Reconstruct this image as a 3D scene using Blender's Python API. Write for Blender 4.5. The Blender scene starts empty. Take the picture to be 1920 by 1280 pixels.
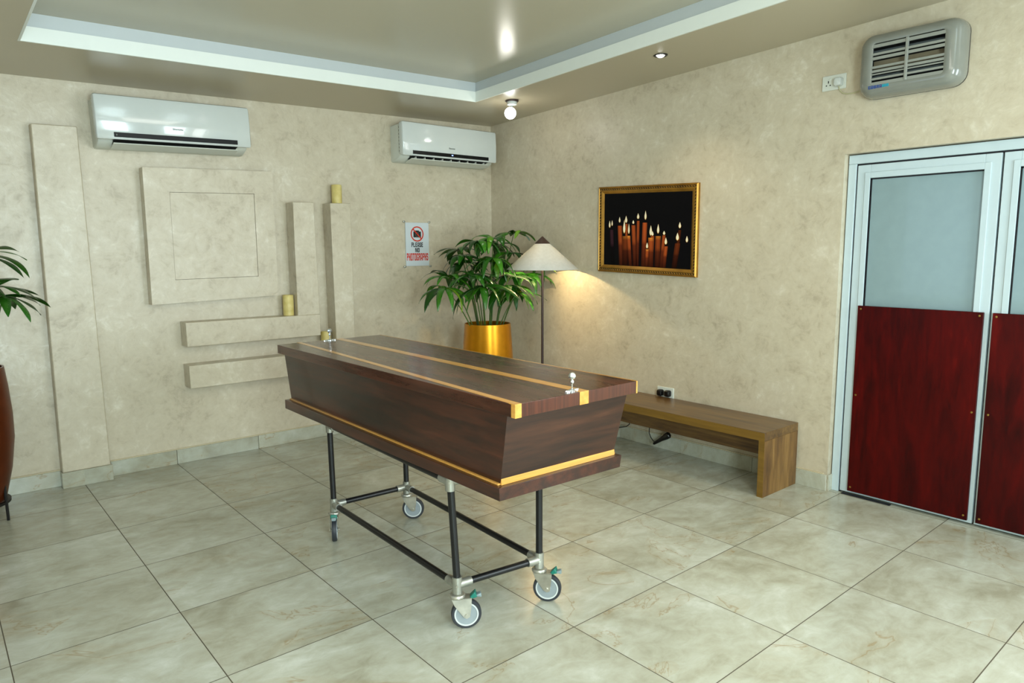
import bpy, math, random
from mathutils import Vector, Matrix
random.seed(7)
PI = math.pi
sc = bpy.context.scene
COL = sc.collection

# ------------------------------------------------------------------ camera
cam_d = bpy.data.cameras.new('camera')
cam = bpy.data.objects.new('camera', cam_d)
COL.objects.link(cam)
cam_d.sensor_width = 36.0
cam_d.lens = 24.4768
cam_d.clip_start = 0.05
CR = Vector((0.7606021, -0.6491948, -0.0055289))
CD = Vector((-0.0892709, -0.0961477, -0.9913558))
CF = Vector((0.6430514, 0.7545209, -0.1310843))
CP = Vector((-4.32766, -5.37732, 1.54824))
cam.matrix_world = Matrix(((CR.x, -CD.x, -CF.x, CP.x), (CR.y, -CD.y, -CF.y, CP.y), (CR.z, -CD.z, -CF.z, CP.z), (0, 0, 0, 1)))
sc.camera = cam

# ------------------------------------------------------------------ world, lights, exposure
sc.view_settings.view_transform = 'Standard'
sc.view_settings.look = 'None'
sc.view_settings.gamma = 1.0
sc.view_settings.use_curve_mapping = False
sc.view_settings.exposure = 0.0
w = bpy.data.worlds.new('sky')
sc.world = w
w.use_nodes = True
w.node_tree.nodes['Background'].inputs[0].default_value = (0.62, 0.82, 1.0, 1)
w.node_tree.nodes['Background'].inputs[1].default_value = 0.3


def area(name, loc, look, sx, sy, power, color):
    d = bpy.data.lights.new(name, 'AREA')
    d.shape = 'RECTANGLE'
    d.size = sx
    d.size_y = sy
    d.energy = power
    d.color = color
    o = bpy.data.objects.new(name, d)
    COL.objects.link(o)
    o.location = loc
    o.rotation_euler = Vector(look).to_track_quat('-Z', 'Y').to_euler()
    return o


# daylight through the wide rear window and the left window, then a fill added at the right wall
area('daylight_and_fill', (-4.0, -6.93, 1.55), (0, 1, 0), 1.1, 1.7, 192, (0.76, 0.96, 1.0))
area('daylight_and_fill', (-1.0, -6.93, 1.55), (0, 1, 0), 1.1, 1.7, 86, (0.78, 0.93, 0.98))
area('daylight_and_fill', (-4.93, -2.6, 1.65), (1, 0, 0), 1.4, 1.4, 12, (0.62, 0.80, 1.0))
area('daylight_and_fill', (-0.07, -6.0, 1.6), (-1, 0, 0), 1.2, 1.6, 46, (1.0, 0.99, 0.98))  # side fill added beyond the view, no known source
# overhead fill added under the tray, above and out of the frame; no fitting there
area('added_top_fill', (-2.6, -4.4, 2.80), (0, 0.25, -1), 1.6, 1.6, 40, (1.0, 0.96, 0.88))


# ------------------------------------------------------------------ materials
def lin(h):
    h = h.lstrip('#')
    o = []
    for i in (0, 2, 4):
        c = int(h[i:i + 2], 16) / 255
        o.append(c / 12.92 if c <= 0.04045 else ((c + 0.055) / 1.055) ** 2.4)
    return (*o, 1)


class NT:
    def __init__(s, name):
        s.m = bpy.data.materials.new(name)
        s.m.use_nodes = True
        s.t = s.m.node_tree
        s.b = s.t.nodes['Principled BSDF']

    def n(s, typ, **kw):
        nd = s.t.nodes.new(typ)
        for k, v in kw.items():
            if k.startswith('_'):
                setattr(nd, k[1:], v)
            else:
                key = k
                if k.startswith('i') and k[1:].isdigit():
                    key = int(k[1:])
                else:
                    key = k.replace('_', ' ')
                inp = nd.inputs[key]
                if hasattr(v, 'links') or hasattr(v, 'is_linked'):
                    s.t.links.new(v, inp)
                else:
                    inp.default_value = v
        return nd

    def math(s, op, a, b=0.0, c=None):
        nd = s.t.nodes.new('ShaderNodeMath')
        nd.operation = op
        for i, v in enumerate((a, b) if c is None else (a, b, c)):
            if hasattr(v, 'is_linked'):
                s.t.links.new(v, nd.inputs[i])
            else:
                nd.inputs[i].default_value = v
        return nd.outputs[0]

    def ramp(s, fac, stops):
        nd = s.t.nodes.new('ShaderNodeValToRGB')
        s.t.links.new(fac, nd.inputs[0])
        e = nd.color_ramp.elements
        while len(e) < len(stops):
            e.new(0.5)
        for el, (p, c) in zip(e, stops):
            el.position = p
            el.color = c
        return nd.outputs[0]

    def mix(s, fac, a, b, blend='MIX'):
        nd = s.t.nodes.new('ShaderNodeMix')
        nd.data_type = 'RGBA'
        nd.blend_type = blend
        for i, v in ((0, fac), (6, a), (7, b)):
            if hasattr(v, 'is_linked'):
                s.t.links.new(v, nd.inputs[i])
            else:
                nd.inputs[i].default_value = v
        return nd.outputs[2]

    def coords(s, kind='Object', scale=(1, 1, 1), rot=(0, 0, 0)):
        tc = s.t.nodes.new('ShaderNodeTexCoord')
        mp = s.t.nodes.new('ShaderNodeMapping')
        mp.inputs['Scale'].default_value = scale
        mp.inputs['Rotation'].default_value = rot
        s.t.links.new(tc.outputs[kind], mp.inputs[0])
        return mp.outputs[0]

    def pos(s, scale=(1, 1, 1)):
        g = s.t.nodes.new('ShaderNodeNewGeometry')
        mp = s.t.nodes.new('ShaderNodeMapping')
        mp.inputs['Scale'].default_value = scale
        s.t.links.new(g.outputs['Position'], mp.inputs[0])
        return mp.outputs[0]

    def noise(s, vec, scale, detail=4, rough=0.55, dist=0.0):
        nd = s.t.nodes.new('ShaderNodeTexNoise')
        s.t.links.new(vec, nd.inputs['Vector'])
        nd.inputs['Scale'].default_value = scale
        nd.inputs['Detail'].default_value = detail
        nd.inputs['Roughness'].default_value = rough
        nd.inputs['Distortion'].default_value = dist
        return nd.outputs[0]

    def set(s, **kw):
        for k, v in kw.items():
            i = s.b.inputs[k.replace('_', ' ')]
            if hasattr(v, 'is_linked'):
                s.t.links.new(v, i)
            else:
                i.default_value = v
        return s

    def bump(s, h, strength=0.2, dist=0.01):
        nd = s.t.nodes.new('ShaderNodeBump')
        nd.inputs['Strength'].default_value = strength
        nd.inputs['Distance'].default_value = dist
        s.t.links.new(h, nd.inputs['Height'])
        s.t.links.new(nd.outputs[0], s.b.inputs['Normal'])
        return s


def plain(name, col, rough=0.5, metal=0.0, coat=0.0, var=0.04, rv=0.08, **kw):
    """a simple procedural surface: one colour with a slight mottling and roughness variation"""
    n = NT(name)
    c = lin(col)
    no = n.noise(n.pos(), 14, 3)
    a = tuple(max(0, x * (1 - var)) for x in c[:3]) + (1,)
    b = tuple(min(1, x * (1 + var)) for x in c[:3]) + (1,)
    n.set(Base_Color=n.ramp(no, [(0.3, a), (0.7, b)]), Metallic=metal, Coat_Weight=coat)
    n.set(Roughness=n.math('MULTIPLY_ADD', no, rv, max(0.02, rough - rv / 2)))
    for k, v in kw.items():
        n.set(**{k: v})
    return n.m


def stucco():
    n = NT('pearl_stucco')
    p = n.pos()
    wv = n.t.nodes.new('ShaderNodeTexNoise')
    n.t.links.new(p, wv.inputs['Vector'])
    wv.inputs['Scale'].default_value = 5.0
    wv.inputs['Detail'].default_value = 2
    off = n.t.nodes.new('ShaderNodeVectorMath')
    off.operation = 'MULTIPLY_ADD'
    n.t.links.new(wv.outputs['Color'], off.inputs[0])
    off.inputs[1].default_value = (0.12, 0.12, 0.12)
    n.t.links.new(p, off.inputs[2])
    v = off.outputs[0]
    n1 = n.noise(v, 10, 5, 0.62, 0.25)
    n2 = n.noise(v, 30, 4, 0.6, 0.3)
    n3 = n.noise(v, 2.2, 3, 0.5, 0.4)
    f = n.math('MULTIPLY_ADD', n2, 0.3, n.math('MULTIPLY_ADD', n3, 0.3, n.math('MULTIPLY', n1, 0.4)))
    c = n.ramp(f, [(0.36, lin('#ac9f88')), (0.46, lin('#bfb39b')), (0.56, lin('#c6bba4')), (0.68, lin('#d8d0be'))])
    n.set(Base_Color=c, Roughness=n.math('MULTIPLY_ADD', f, -0.5, 0.64), Coat_Weight=0.18, Coat_Roughness=0.42)
    n.b.inputs['Specular IOR Level'].default_value = 0.6
    n.bump(f, 0.42, 0.012)
    return n.m


def marble(name='marble_tile', floor=True):
    n = NT(name)
    g = n.t.nodes.new('ShaderNodeNewGeometry')
    sp = n.t.nodes.new('ShaderNodeSeparateXYZ')
    n.t.links.new(g.outputs['Position'], sp.inputs[0])
    u = n.math('MULTIPLY', n.math('ADD', sp.outputs[0], 600 * 0.6 - 0.013), 1 / 0.6)
    v = n.math('MULTIPLY', n.math('ADD', sp.outputs[1], 600 * 0.6 - 0.115), 1 / 0.6)
    iu, iv = n.math('FLOOR', u), n.math('FLOOR', v)
    fu, fv = n.math('SUBTRACT', u, iu), n.math('SUBTRACT', v, iv)
    cx = n.t.nodes.new('ShaderNodeCombineXYZ')
    n.t.links.new(iu, cx.inputs[0])
    n.t.links.new(iv, cx.inputs[1])
    wn = n.t.nodes.new('ShaderNodeTexWhiteNoise')
    n.t.links.new(cx.outputs[0], wn.inputs['Vector'])
    off = n.t.nodes.new('ShaderNodeVectorMath')
    off.operation = 'MULTIPLY_ADD'
    n.t.links.new(wn.outputs['Color'], off.inputs[0])
    off.inputs[1].default_value = (9, 9, 9)
    mp = n.t.nodes.new('ShaderNodeMapping')
    mp.inputs['Rotation'].default_value = (0, 0, 0.5)
    mp.inputs['Scale'].default_value = (1.0, 1.5, 1.2)
    n.t.links.new(g.outputs['Position'], mp.inputs[0])
    n.t.links.new(mp.outputs[0], off.inputs[2])
    p = off.outputs[0]
    cloud = n.noise(p, 1.9, 6, 0.62, 0.7)
    fine = n.noise(p, 9, 6, 0.65, 0.6)
    f = n.math('MULTIPLY_ADD', fine, 0.35, n.math('MULTIPLY', cloud, 0.65))
    c = n.ramp(f, [(0.34, lin('#96937f')), (0.46, lin('#a9a896')), (0.56, lin('#b5b6a7')), (0.70, lin('#cbcec4'))])
    ve = n.noise(p, 1.25, 5, 0.55, 1.3)
    d = n.math('ABSOLUTE', n.math('SUBTRACT', ve, 0.5))
    line = n.math('SUBTRACT', 1.0, n.math('MINIMUM', n.math('MULTIPLY', d, 170), 1.0))
    mask = n.math('GREATER_THAN', n.noise(p, 1.1, 1), 0.53)
    lm = n.math('MULTIPLY', n.math('MULTIPLY', line, mask), 0.5)
    c = n.mix(lm, c, lin('#8a6f44'))
    bn = n.math('SUBTRACT', 1.0, n.math('MINIMUM', n.math('MULTIPLY', d, 14), 1.0))
    c = n.mix(n.math('MULTIPLY', n.math('MULTIPLY', bn, mask), 0.16), c, lin('#a08a5e'))
    tone = n.math('MULTIPLY_ADD', wn.outputs['Value'], 0.08, 0.95)
    tn = n.t.nodes.new('ShaderNodeCombineXYZ')
    for i in range(3):
        n.t.links.new(tone, tn.inputs[i])
    c = n.mix(1.0, c, tn.outputs[0], 'MULTIPLY')
    rough = n.math('MULTIPLY_ADD', fine, 0.12, 0.16)
    e = 0.0034
    gu = n.math('LESS_THAN', n.math('MINIMUM', fu, n.math('SUBTRACT', 1.0, fu)), e)
    if floor:
        gv = n.math('LESS_THAN', n.math('MINIMUM', fv, n.math('SUBTRACT', 1.0, fv)), e)
        gr = n.math('MAXIMUM', gu, gv)
        c = n.mix(gr, c, lin('#4c4434'))
        rough = n.math('MAXIMUM', rough, n.math('MULTIPLY', gr, 0.8))
        n.bump(n.math('SUBTRACT', 1.0, gr), 0.3, 0.002)
    n.set(Base_Color=c, Roughness=rough)
    return n.m


def wood(name, cols, axis='x', scale=1.0, rough=0.3, coat=0.0, sy=14, lo=0.3, hi=0.7, dist=0.8, cr=0.06):
    n = NT(name)
    sx = {'x': (1, sy, sy), 'y': (sy, 1, sy), 'z': (sy, sy, 1)}[axis]
    p = n.pos(tuple(s * scale for s in sx))
    a = n.noise(p, 1.0, 6, 0.6, dist)
    b = n.noise(p, 3.4, 5, 0.65, dist * 0.6)
    f = n.math('MULTIPLY_ADD', b, 0.4, n.math('MULTIPLY', a, 0.6))
    k = len(cols)
    c = n.ramp(f, [(lo + (hi - lo) * i / (k - 1), lin(h)) for i, h in enumerate(cols)])
    n.set(Base_Color=c, Roughness=n.math('MULTIPLY_ADD', b, 0.1, rough - 0.05), Coat_Weight=coat, Coat_Roughness=cr)
    n.bump(f, 0.05, 0.003)
    return n.m


M = {}
M['stucco'] = stucco()
M['floor'] = marble()
M['skirt'] = marble('marble_skirting', False)
M['ceiling'] = plain('beige_gloss_ceiling', '#b3ad98', 0.25, var=0.0, rv=0.0)
M['soffit'] = plain('beige_soffit', '#aea38a', 0.30, var=0.0, rv=0.0)
M['fascia'] = plain('white_fascia', '#e0e4dd', 0.5, var=0.01)
M['fascia2'] = plain('pale_grey_fascia', '#b8bebf', 0.45, var=0.01)
M['paint'] = plain('cream_paint', '#c2b595', 0.5)
M['whiteplastic'] = plain('white_gloss_plastic', '#c9ceca', 0.14, coat=0.5, var=0.01)
M['offwhite'] = plain('matt_white_plastic', '#cfd2c8', 0.4, var=0.02)
M['blackgloss'] = plain('black_gloss', '#0b0c0d', 0.35, var=0.1)
M['blackgloss'].node_tree.nodes['Principled BSDF'].inputs['Specular IOR Level'].default_value = 0.2
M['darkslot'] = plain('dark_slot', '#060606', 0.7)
M['greymark'] = plain('grey_print', '#6d7268', 0.5)
M['tube'] = plain('black_steel_tube', '#07080b', 0.36, coat=0.0, var=0.25)
M['galv'] = plain('galvanised_fitting', '#a9a99f', 0.38, metal=0.75, var=0.2)
M['zinc'] = plain('zinc_caster', '#b3b0a4', 0.34, metal=0.7, var=0.25)
M['rubber'] = plain('dark_rubber', '#2b2e33', 0.55)
M['hub'] = plain('grey_hub', '#8d9598', 0.6, var=0.06)
M['hubring'] = plain('white_hub_ring', '#c6cac8', 0.6)
M['teal'] = plain('teal_pedal', '#0b6e5e', 0.4)
M['greypedal'] = plain('grey_pedal', '#7b8a8c', 0.35)
M['coffin'] = wood('dark_redwood', ['#180a05', '#2e140a', '#472010', '#5c2c1a'], 'y', 1.0, 0.36, 0.25, sy=9, lo=0.32, hi=0.72)
M['coffinend'] = wood('dark_redwood_end', ['#150a05', '#2b160b', '#3f2213', '#58331f'], 'x', 1.0, 0.42, 0.12, sy=11, lo=0.32, hi=0.72)
M['lid'] = wood('dark_redwood_lid', ['#220f08', '#3b1b0f', '#532a1a', '#683826'], 'y', 1.0, 0.28, 0.3, sy=12, lo=0.32, hi=0.72, cr=0.10)
M['lidend'] = wood('redwood_end_grain', ['#2a1007', '#451c0d', '#5a2814'], 'z', 1.0, 0.30, 0.6, sy=60)
M['inlay'] = wood('yellow_inlay', ['#b67a2c', '#cf9443', '#dca756'], 'y', 1.0, 0.3, 0.6, sy=20)
M['inlayx'] = wood('yellow_inlay_end', ['#b67a2c', '#cf9443', '#dca756'], 'x', 1.0, 0.3, 0.6, sy=20)
M['bench'] = wood('walnut_laminate', ['#2f1e10', '#553a1c', '#6e5028', '#866534'], 'y', 1.0, 0.33, 0.1, sy=13, lo=0.33, hi=0.68)
M['benchz'] = wood('walnut_laminate_upright', ['#34210f', '#5e3f1c', '#7d5a2c', '#94703c'], 'z', 1.0, 0.38, 0.1, sy=9, lo=0.33, hi=0.68)
M['edge'] = wood('ochre_edge_band', ['#5f4515', '#74551c', '#836224'], 'y', 1.0, 0.35, 0.1, sy=16)
M['door_ply'] = wood('mahogany_panel', ['#160000', '#340000', '#4a0100', '#620601'], 'z', 1.0, 0.45, 0.0, sy=6, lo=0.30, hi=0.74, dist=1.4)
bsdf_ply = M['door_ply'].node_tree.nodes['Principled BSDF']
bsdf_ply.inputs['Specular IOR Level'].default_value = 0.15
M['alu'] = plain('white_aluminium', '#bccbd0', 0.35, var=0.02)
M['gasket'] = plain('black_gasket_and_gap', '#0a0a14', 0.6)  # glazing gasket black, also paints the shaded gap at the door frame
M['brass'] = plain('brass_screw', '#b08d4a', 0.3, metal=0.9)
M['frost'] = plain('frosted_glass', '#83989b', 0.22, var=0.03, coat=0.3)
M['gold'] = plain('gold_planter', '#c9860e', 0.30, metal=0.72, var=0.08)
M['copper'] = plain('copper_planter', '#632a0b', 0.32, metal=0.6, var=0.15)
M['soil'] = plain('dark_soil', '#2a1c12', 0.9, var=0.4)
M['blackmetal'] = plain('black_metal', '#0d0c0c', 0.4)
M['pole'] = plain('bronze_pole', '#3a2a26', 0.35, metal=0.4)
M['cap'] = plain('bronze_cap', '#4a342c', 0.5, metal=0.2)
M['silver'] = plain('silver_ornament', '#dfe3e2', 0.14, metal=0.85, var=0.15)
M['chrome'] = plain('chrome', '#c8cccc', 0.12, metal=1.0)
M['goldframe'] = plain('antique_gold', '#a0742a', 0.34, metal=0.65, var=0.2)
M['framedark'] = plain('dark_gold_carving', '#4a3510', 0.45, metal=0.4, var=0.5)
M['paper'] = plain('white_laminate', '#cbd3d6', 0.25, coat=0.3, var=0.01)
M['ink'] = plain('black_ink', '#0d1114', 0.4)
M['red'] = plain('red_ink', '#c8321c', 0.4)
M['blueink'] = plain('blue_ink', '#0d3f8c', 0.4)
M['cyanink'] = plain('cyan_ink', '#1297b0', 0.4)
M['smoke'] = plain('smoky_grey_plastic', '#7e8078', 0.22, coat=0.5, var=0.05)
M['smokeslat'] = plain('grey_slat', '#8e9088', 0.3, var=0.04)
M['tubeglass'] = plain('lamp_tube', '#5c6365', 0.2)
M['beigeback'] = plain('beige_reflector', '#82775f', 0.5)
M['blackplastic'] = plain('black_plastic', '#08080a', 0.3)
M['cablegrey'] = plain('cream_cable', '#b5b08c', 0.5)


def leafmat():
    n = NT('glossy_leaf')
    f = n.noise(n.pos(), 9, 3)
    oi = n.t.nodes.new('ShaderNodeAttribute')
    oi.attribute_name = 'tone'
    c = n.ramp(oi.outputs['Fac'], [(0.0, lin('#0f3207')), (0.45, lin('#1f5a0e')), (0.8, lin('#3f8218')), (1.0, lin('#7d9c22'))])
    n.set(Base_Color=c, Roughness=n.math('MULTIPLY_ADD', f, 0.12, 0.22))
    n.b.inputs['Transmission Weight'].default_value = 0.0
    n.b.inputs['Subsurface Weight'].default_value = 0.04
    return n.m


M['leaf'] = leafmat()
M['stem'] = plain('green_stem', '#3f5a1c', 0.45, var=0.2)


def waxmat():
    n = NT('cream_wax')
    g = n.noise(n.pos(), 20, 2)
    n.set(Base_Color=n.ramp(g, [(0.3, lin('#c8b468')), (0.7, lin('#dccb86'))]), Roughness=0.45)
    n.b.inputs['Subsurface Weight'].default_value = 0.3
    n.b.inputs['Subsurface Radius'].default_value = (0.03, 0.02, 0.01)
    return n.m


M['wax'] = waxmat()


def shademat():
    n = NT('white_lamp_shade')
    f = n.noise(n.pos(), 40, 2)
    n.set(Base_Color=n.ramp(f, [(0.3, lin('#d2d4d0')), (0.7, lin('#dcdedb'))]), Roughness=0.35)
    tr = n.t.nodes.new('ShaderNodeBsdfTranslucent')
    tr.inputs[0].default_value = (1.0, 0.95, 0.86, 1)
    mx = n.t.nodes.new('ShaderNodeMixShader')
    mx.inputs[0].default_value = 0.14
    out = n.t.nodes['Material Output']
    n.t.links.new(n.b.outputs[0], mx.inputs[1])
    n.t.links.new(tr.outputs[0], mx.inputs[2])
    n.t.links.new(mx.outputs[0], out.inputs[0])
    return n.m


M['shade'] = shademat()


def emit(name, col, strength):
    n = NT(name)
    n.set(Base_Color=(0.9, 0.9, 0.9, 1), Emission_Color=col, Emission_Strength=strength)
    return n.m


M['bulb'] = emit('warm_bulb', (1.0, 0.72, 0.38, 1), 30)
M['globe'] = emit('white_globe', (0.95, 1.0, 0.97, 1), 7)
M['spot'] = emit('spot_lens', (1.0, 1.0, 0.95, 1), 12)
M['led'] = emit('blue_led', (0.1, 0.2, 1.0, 1), 6)


def printmat():
    n = NT('printed_picture')
    a = n.t.nodes.new('ShaderNodeAttribute')
    a.attribute_name = 'Col'
    n.b.inputs['Specular IOR Level'].default_value = 0.08
    g = n.noise(n.pos(), 60, 2)
    n.set(Base_Color=n.mix(0.06, a.outputs['Color'], n.ramp(g, [(0.3, (0, 0, 0, 1)), (0.7, (0.006, 0.006, 0.006, 1))])), Roughness=0.5)
    return n.m


M['print'] = printmat()


def glassmat():
    n = NT('window_glass')
    f = n.noise(n.pos(), 3, 1)
    n.set(Base_Color=(0.9, 0.97, 1, 1), Roughness=n.math('MULTIPLY', f, 0.02))
    n.b.inputs['Transmission Weight'].default_value = 1.0
    n.b.inputs['IOR'].default_value = 1.1
    return n.m


M['glass'] = glassmat()

# ------------------------------------------------------------------ mesh helpers
WLOC = {}


class MB:
    def __init__(s):
        s.v, s.f, s.mi, s.mats, s.cur = [], [], [], [], 0
        s.smooth = []
        s.sm = False
        s.X = Matrix.Identity(4)

    def mat(s, m):
        if m not in s.mats:
            s.mats.append(m)
        s.cur = s.mats.index(m)
        return s

    def add(s, vs, fs):
        b = len(s.v)
        s.v += [s.X @ Vector(p) for p in vs]
        for f in fs:
            s.f.append([b + i for i in f])
            s.mi.append(s.cur)
            s.smooth.append(s.sm)
        return s

    def hexa(s, p):      # p: 4 bottom ccw, 4 top ccw
        return s.add(p, [(3, 2, 1, 0), (4, 5, 6, 7), (0, 1, 5, 4), (1, 2, 6, 5), (2, 3, 7, 6), (3, 0, 4, 7)])

    def box(s, x0, x1, y0, y1, z0, z1):
        return s.hexa([(x0, y0, z0), (x1, y0, z0), (x1, y1, z0), (x0, y1, z0), (x0, y0, z1), (x1, y0, z1), (x1, y1, z1), (x0, y1, z1)])

    def loft(s, loops, cap0=True, cap1=True, closed=False):
        n = len(loops[0])
        vs = [p for l in loops for p in l]
        fs = []
        m = len(loops)
        for i in range(m if closed else m - 1):
            a, b = i * n, ((i + 1) % m) * n
            for j in range(n):
                k = (j + 1) % n
                fs.append((a + j, a + k, b + k, b + j))
        if not closed and cap0:
            fs.append(tuple(range(n - 1, -1, -1)))
        if not closed and cap1:
            fs.append(tuple((m - 1) * n + j for j in range(n)))
        return s.add(vs, fs)

    def lathe(s, prof, c, n=32, axis='z', cap=True):
        loops = []
        for r, h in prof:
            l = []
            for j in range(n):
                a = 2 * PI * j / n
                u, v = r * math.cos(a), r * math.sin(a)
                l.append({'z': (c[0] + u, c[1] + v, c[2] + h), 'x': (c[0] + h, c[1] + u, c[2] + v), 'y': (c[0] + v, c[1] + h, c[2] + u)}[axis])
            loops.append(l)
        sm = s.sm
        s.sm = True
        s.loft(loops, cap, cap)
        s.sm = sm
        return s

    def tube(s, pts, r, n=12, cap=True):
        pts = [Vector(p) for p in pts]
        rs = r if isinstance(r, (list, tuple)) else [r] * len(pts)
        loops = []
        up = None
        for i, p in enumerate(pts):
            t = (pts[min(i + 1, len(pts) - 1)] - pts[max(i - 1, 0)]).normalized()
            if up is None:
                up = Vector((0, 0, 1)) if abs(t.z) < 0.9 else Vector((1, 0, 0))
            a = t.cross(up).normalized()
            b = t.cross(a).normalized()
            up = -b if False else up
            loops.append([p + a * math.cos(2 * PI * j / n) * rs[i] + b * math.sin(2 * PI * j / n) * rs[i] for j in range(n)])
        sm = s.sm
        s.sm = True
        s.loft(loops, cap, cap)
        s.sm = sm
        return s

    def build(s, name, mat=None, parent=None, bevel=0.0, seg=2, angle=35, subsurf=0, origin=None):
        me = bpy.data.meshes.new(name)
        pl = Vector(WLOC.get(parent.name, (0, 0, 0))) if parent else Vector((0, 0, 0))
        if origin is None and parent is None:
            origin = s.v[0] if False else Vector((0, 0, 0))
        o0 = pl if parent else Vector(origin)
        me.from_pydata([tuple(p - o0) for p in s.v], [], s.f)
        if mat is not None and not s.mats:
            me.materials.append(M[mat] if isinstance(mat, str) else mat)
        else:
            for m in s.mats:
                me.materials.append(M[m] if isinstance(m, str) else m)
            for i, p in enumerate(me.polygons):
                p.material_index = s.mi[i]
        import bmesh
        bm = bmesh.new()
        bm.from_mesh(me)
        bmesh.ops.recalc_face_normals(bm, faces=bm.faces)
        bm.to_mesh(me)
        bm.free()
        for i, p in enumerate(me.polygons):
            p.use_smooth = True
        me.set_sharp_from_angle(angle=math.radians(angle))
        o = bpy.data.objects.new(name, me)
        COL.objects.link(o)
        if parent:
            o.parent = parent
        else:
            o.location = o0
        WLOC[o.name] = pl if parent else o0
        if bevel:
            md = o.modifiers.new('bevel', 'BEVEL')
            md.width = bevel
            md.segments = seg
            md.limit_method = 'ANGLE'
            md.angle_limit = math.radians(40)
        if subsurf:
            md = o.modifiers.new('sub', 'SUBSURF')
            md.levels = md.render_levels = subsurf
        return o


def tag(o, label, cat=None, group=None, kind=None):
    o['label'] = label
    if cat:
        o['category'] = cat
    if group:
        o['group'] = group
    if kind:
        o['kind'] = kind
    return o


def thing(name, label, cat, loc, group=None, kind=None):
    o = bpy.data.objects.new(name, None)
    COL.objects.link(o)
    o.location = loc
    o.empty_display_size = 0.1
    WLOC[o.name] = Vector(loc)
    return tag(o, label, cat, group, kind)


def struct(mb, name, mat, label, cat, **kw):
    o = mb.build(name, mat, **kw)
    return tag(o, label, cat, kind='structure')


def bx(x0, x1, y0, y1, z0, z1):
    return MB().box(x0, x1, y0, y1, z0, z1)


def rrect(w, h, r, n=6):
    pts = []
    for cx, cy, a0 in ((w / 2 - r, h / 2 - r, 0), (-w / 2 + r, h / 2 - r, PI / 2), (-w / 2 + r, -h / 2 + r, PI), (w / 2 - r, -h / 2 + r, 1.5 * PI)):
        for i in range(n + 1):
            a = a0 + PI / 2 * i / n
            pts.append((cx + r * math.cos(a), cy + r * math.sin(a)))
    return pts


GLYPH = {
    'P': [(0, 0, .34, 1), (.34, .8, .8, 1), (.66, .45, 1, .92), (.34, .40, .8, .58)],
    'L': [(0, 0, .36, 1), (.36, 0, .95, .2)],
    'E': [(0, 0, .36, 1), (.36, .8, .95, 1), (.36, .41, .88, .6), (.36, 0, .95, .2)],
    'A': [(0, 0, .32, .9), (.68, 0, 1, .9), (.12, .82, .88, 1), (.32, .22, .68, .40)],
    'S': [(.08, .8, .92, 1), (0, .52, .34, .92), (.08, .42, .92, .60), (.66, .08, 1, .50), (.08, 0, .92, .2), (0, .12, .34, .32), (.66, .68, 1, .88)],
    'N': [(0, 0, .30, 1), (.70, 0, 1, 1), (.30, .62, .46, .95), (.42, .32, .58, .70), (.54, .05, .70, .40)],
    'O': [(0, .08, .34, .92), (.66, .08, 1, .92), (.08, .82, .92, 1), (.08, 0, .92, .18)],
    'H': [(0, 0, .35, 1), (.65, 0, 1, 1), (.35, .40, .65, .60)],
    'T': [(0, .8, 1, 1), (.32, 0, .68, .8)],
    'G': [(0, .08, .34, .92), (.08, .82, .92, 1), (.66, .66, 1, .92), (.08, 0, .92, .18), (.66, .08, 1, .48), (.52, .34, .66, .48)],
    'R': [(0, 0, .34, 1), (.34, .8, .85, 1), (.66, .52, .98, .92), (.34, .44, .85, .62), (.64, 0, 1, .46)],
    'C': [(0, .08, .34, .92), (.08, .82, .92, 1), (.66, .62, 1, .92), (.08, 0, .92, .18), (.66, .08, 1, .38)],
    'B': [(0, 0, .34, 1), (.34, .8, .86, 1), (.66, .55, .95, .92), (.34, .41, .88, .59), (.66, .08, 1, .46), (.34, 0, .88, .2)]}


def word(body, mat, parent, width, height, mtx, label, gap=0.22):
    n_ = len(body)
    cw = width / (n_ + gap * (n_ - 1))
    m = MB()
    m.X = mtx
    for k, ch in enumerate(body):
        x0 = -width / 2 + k * cw * (1 + gap)
        for i_, (a, b, c, d_) in enumerate(GLYPH[ch]):
            e = 0.0001 * i_
            m.box(x0 + a * cw, x0 + c * cw, (b - .5) * height, (d_ - .5) * height, -0.0004, 0.0004 + e)
    o = m.build('lettering', mat, parent)
    o['label'] = label
    return o


def frame_y(x, y, z, roll=0.0):     # text facing -y (on the back wall), reading along +x
    return Matrix.Translation((x, y, z)) @ Matrix(((1, 0, 0, 0), (0, 0, -1, 0), (0, 1, 0, 0), (0, 0, 0, 1))) @ Matrix.Rotation(roll, 4, 'Z')


def frame_x(x, y, z, roll=0.0):     # text facing -x (on the right wall), reading along -y
    return Matrix.Translation((x, y, z)) @ Matrix(((0, 0, -1, 0), (-1, 0, 0, 0), (0, 1, 0, 0), (0, 0, 0, 1))) @ Matrix.Rotation(roll, 4, 'Z')


# ------------------------------------------------------------------ the room
def zc(x, y, d=0.0):
    return 2.718 + 0.024 * x - 0.035 * y + d


XL, YR = -5.0, -7.0
struct(bx(XL - 0.2, 0.6, YR - 0.2, 0.2, -0.1, 0), 'floor', 'floor', 'beige marble floor tiles with thin dark joints', 'floor')
struct(bx(XL - 0.2, 0.2, 0, 0.2, 0, 3.25), 'wall_back', 'stucco', 'pearly beige stucco wall behind the air conditioners', 'wall')
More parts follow.
